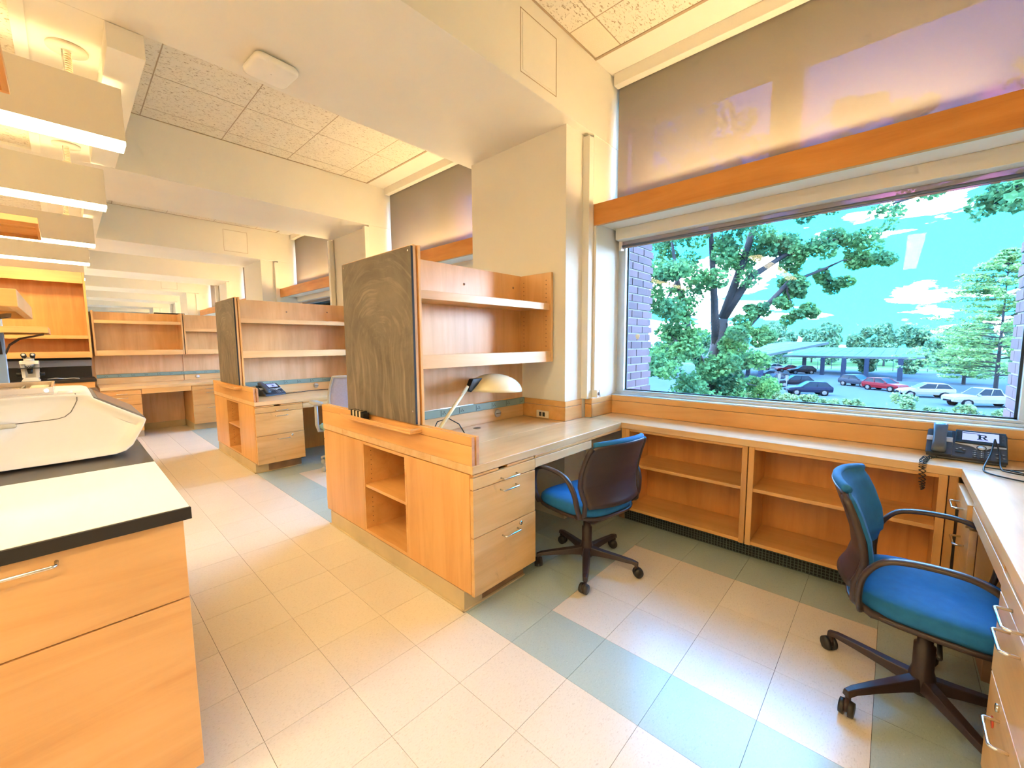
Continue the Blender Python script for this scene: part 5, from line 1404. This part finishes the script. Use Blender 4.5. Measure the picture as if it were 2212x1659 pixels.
for i, (x, yy) in enumerate(row):
    o = protos[i % 3] if i < 3 else copy_tree(protos[i % 3])
    o.location = (x, yy, G); s_ = rng.uniform(.78, .86); o.scale = (s_, s_, s_*rng.uniform(1.2, 1.55)); o.rotation_euler = (0, 0, rng.uniform(0, 6))
    names = ['first', 'second', 'third', 'fourth', 'fifth', 'sixth', 'seventh', 'eighth', 'ninth', 'tenth', 'eleventh', 'twelfth', 'thirteenth', 'fourteenth', 'fifteenth', 'sixteenth', 'seventeenth', 'eighteenth', 'nineteenth', 'twentieth', 'twenty-first', 'twenty-second', 'twenty-third', 'twenty-fourth']
    o['label'] = 'round leafy tree in the far treeline, %s from the left' % names[min(i, 23)]
# small trees between canopy and road
for i, (x, yy, s_) in enumerate(((107, 2.6, .50), (109, -4.0, .5), (107, -11.5, .55))):
    o = copy_tree(protos[i]); o.location = (x, yy, G); o.scale = (s_, s_, s_); o['group'] = 'young trees behind the canopy'
    o['label'] = 'young tree behind the low solar canopy, %s from the left' % names[i]
def shrub(x, y, w, h, seed, label):
    rng = random.Random(seed)
    t = thing('shrub', label, 'shrub', (x, y, G), group='shrubs along the kerb', world=True)
    st = MB()
    for i in range(7):
        a = rng.uniform(0, 2*PI); st.tube([(x, y, G), (x+w*.5*math.cos(a), y+w*.5*math.sin(a), G+h*.7)], [.03, .01], 4)
    stuff(st.build('stems', bark, t)); fo = MB()
    for i in range(12):
        a = rng.uniform(0, 2*PI); q = rng.uniform(0, .75)*w; leaves(fo, (x+q*math.cos(a), y+q*math.sin(a), G+h*rng.uniform(.35, .8)), (w*.32, w*.32, h*.28), 90, .24, rng, .8)
    stuff(fo.build('foliage', leaf_d, t)); return t
sh = [(51.5, 11.8, 1.2, 1.9), (48.6, 9.9, 1.0, 1.4), (49.6, 8.0, 1.0, 1.2), (48.0, 6.3, 1.0, 1.1), (49.2, 4.6, 1.0, 1.1), (47.6, 2.9, 1.0, 1.0), (49.0, 1.2, .9, .9), (47.2, -2.2, 1.0, 1.9), (46.8, -4.1, .8, .9), (46.6, -5.9, 1.0, 1.3), (45.2, -7.6, 1.0, 1.4), (46.8, -9.3, 1.0, 1.2), (54.5, 15.2, 1.4, 2.2)]
for i, (x, yy, w, h) in enumerate(sorted(sh, key=lambda s: -s[1])):
    shrub(x, yy, w, h, 40+i, 'low pale green shrub below the window, %s from the left along the kerb' % names[i])
# fence behind the canopy
fe = thing('wire_fence', 'thin wire fence behind the solar canopy', 'fence', (118, 0, G), world=True)
for i in range(16):
    yy = 22-i*2.6; MB().cyl((118, yy, G), (118, yy, G+2.2), .05, n=6).build('post', steel_bl, fe)
MB().box(117.98, 118.02, -17, 22, G+2.12, G+2.18).box(117.98, 118.02, -17, 22, G+1.1, G+1.14).build('rail', steel_bl, fe)
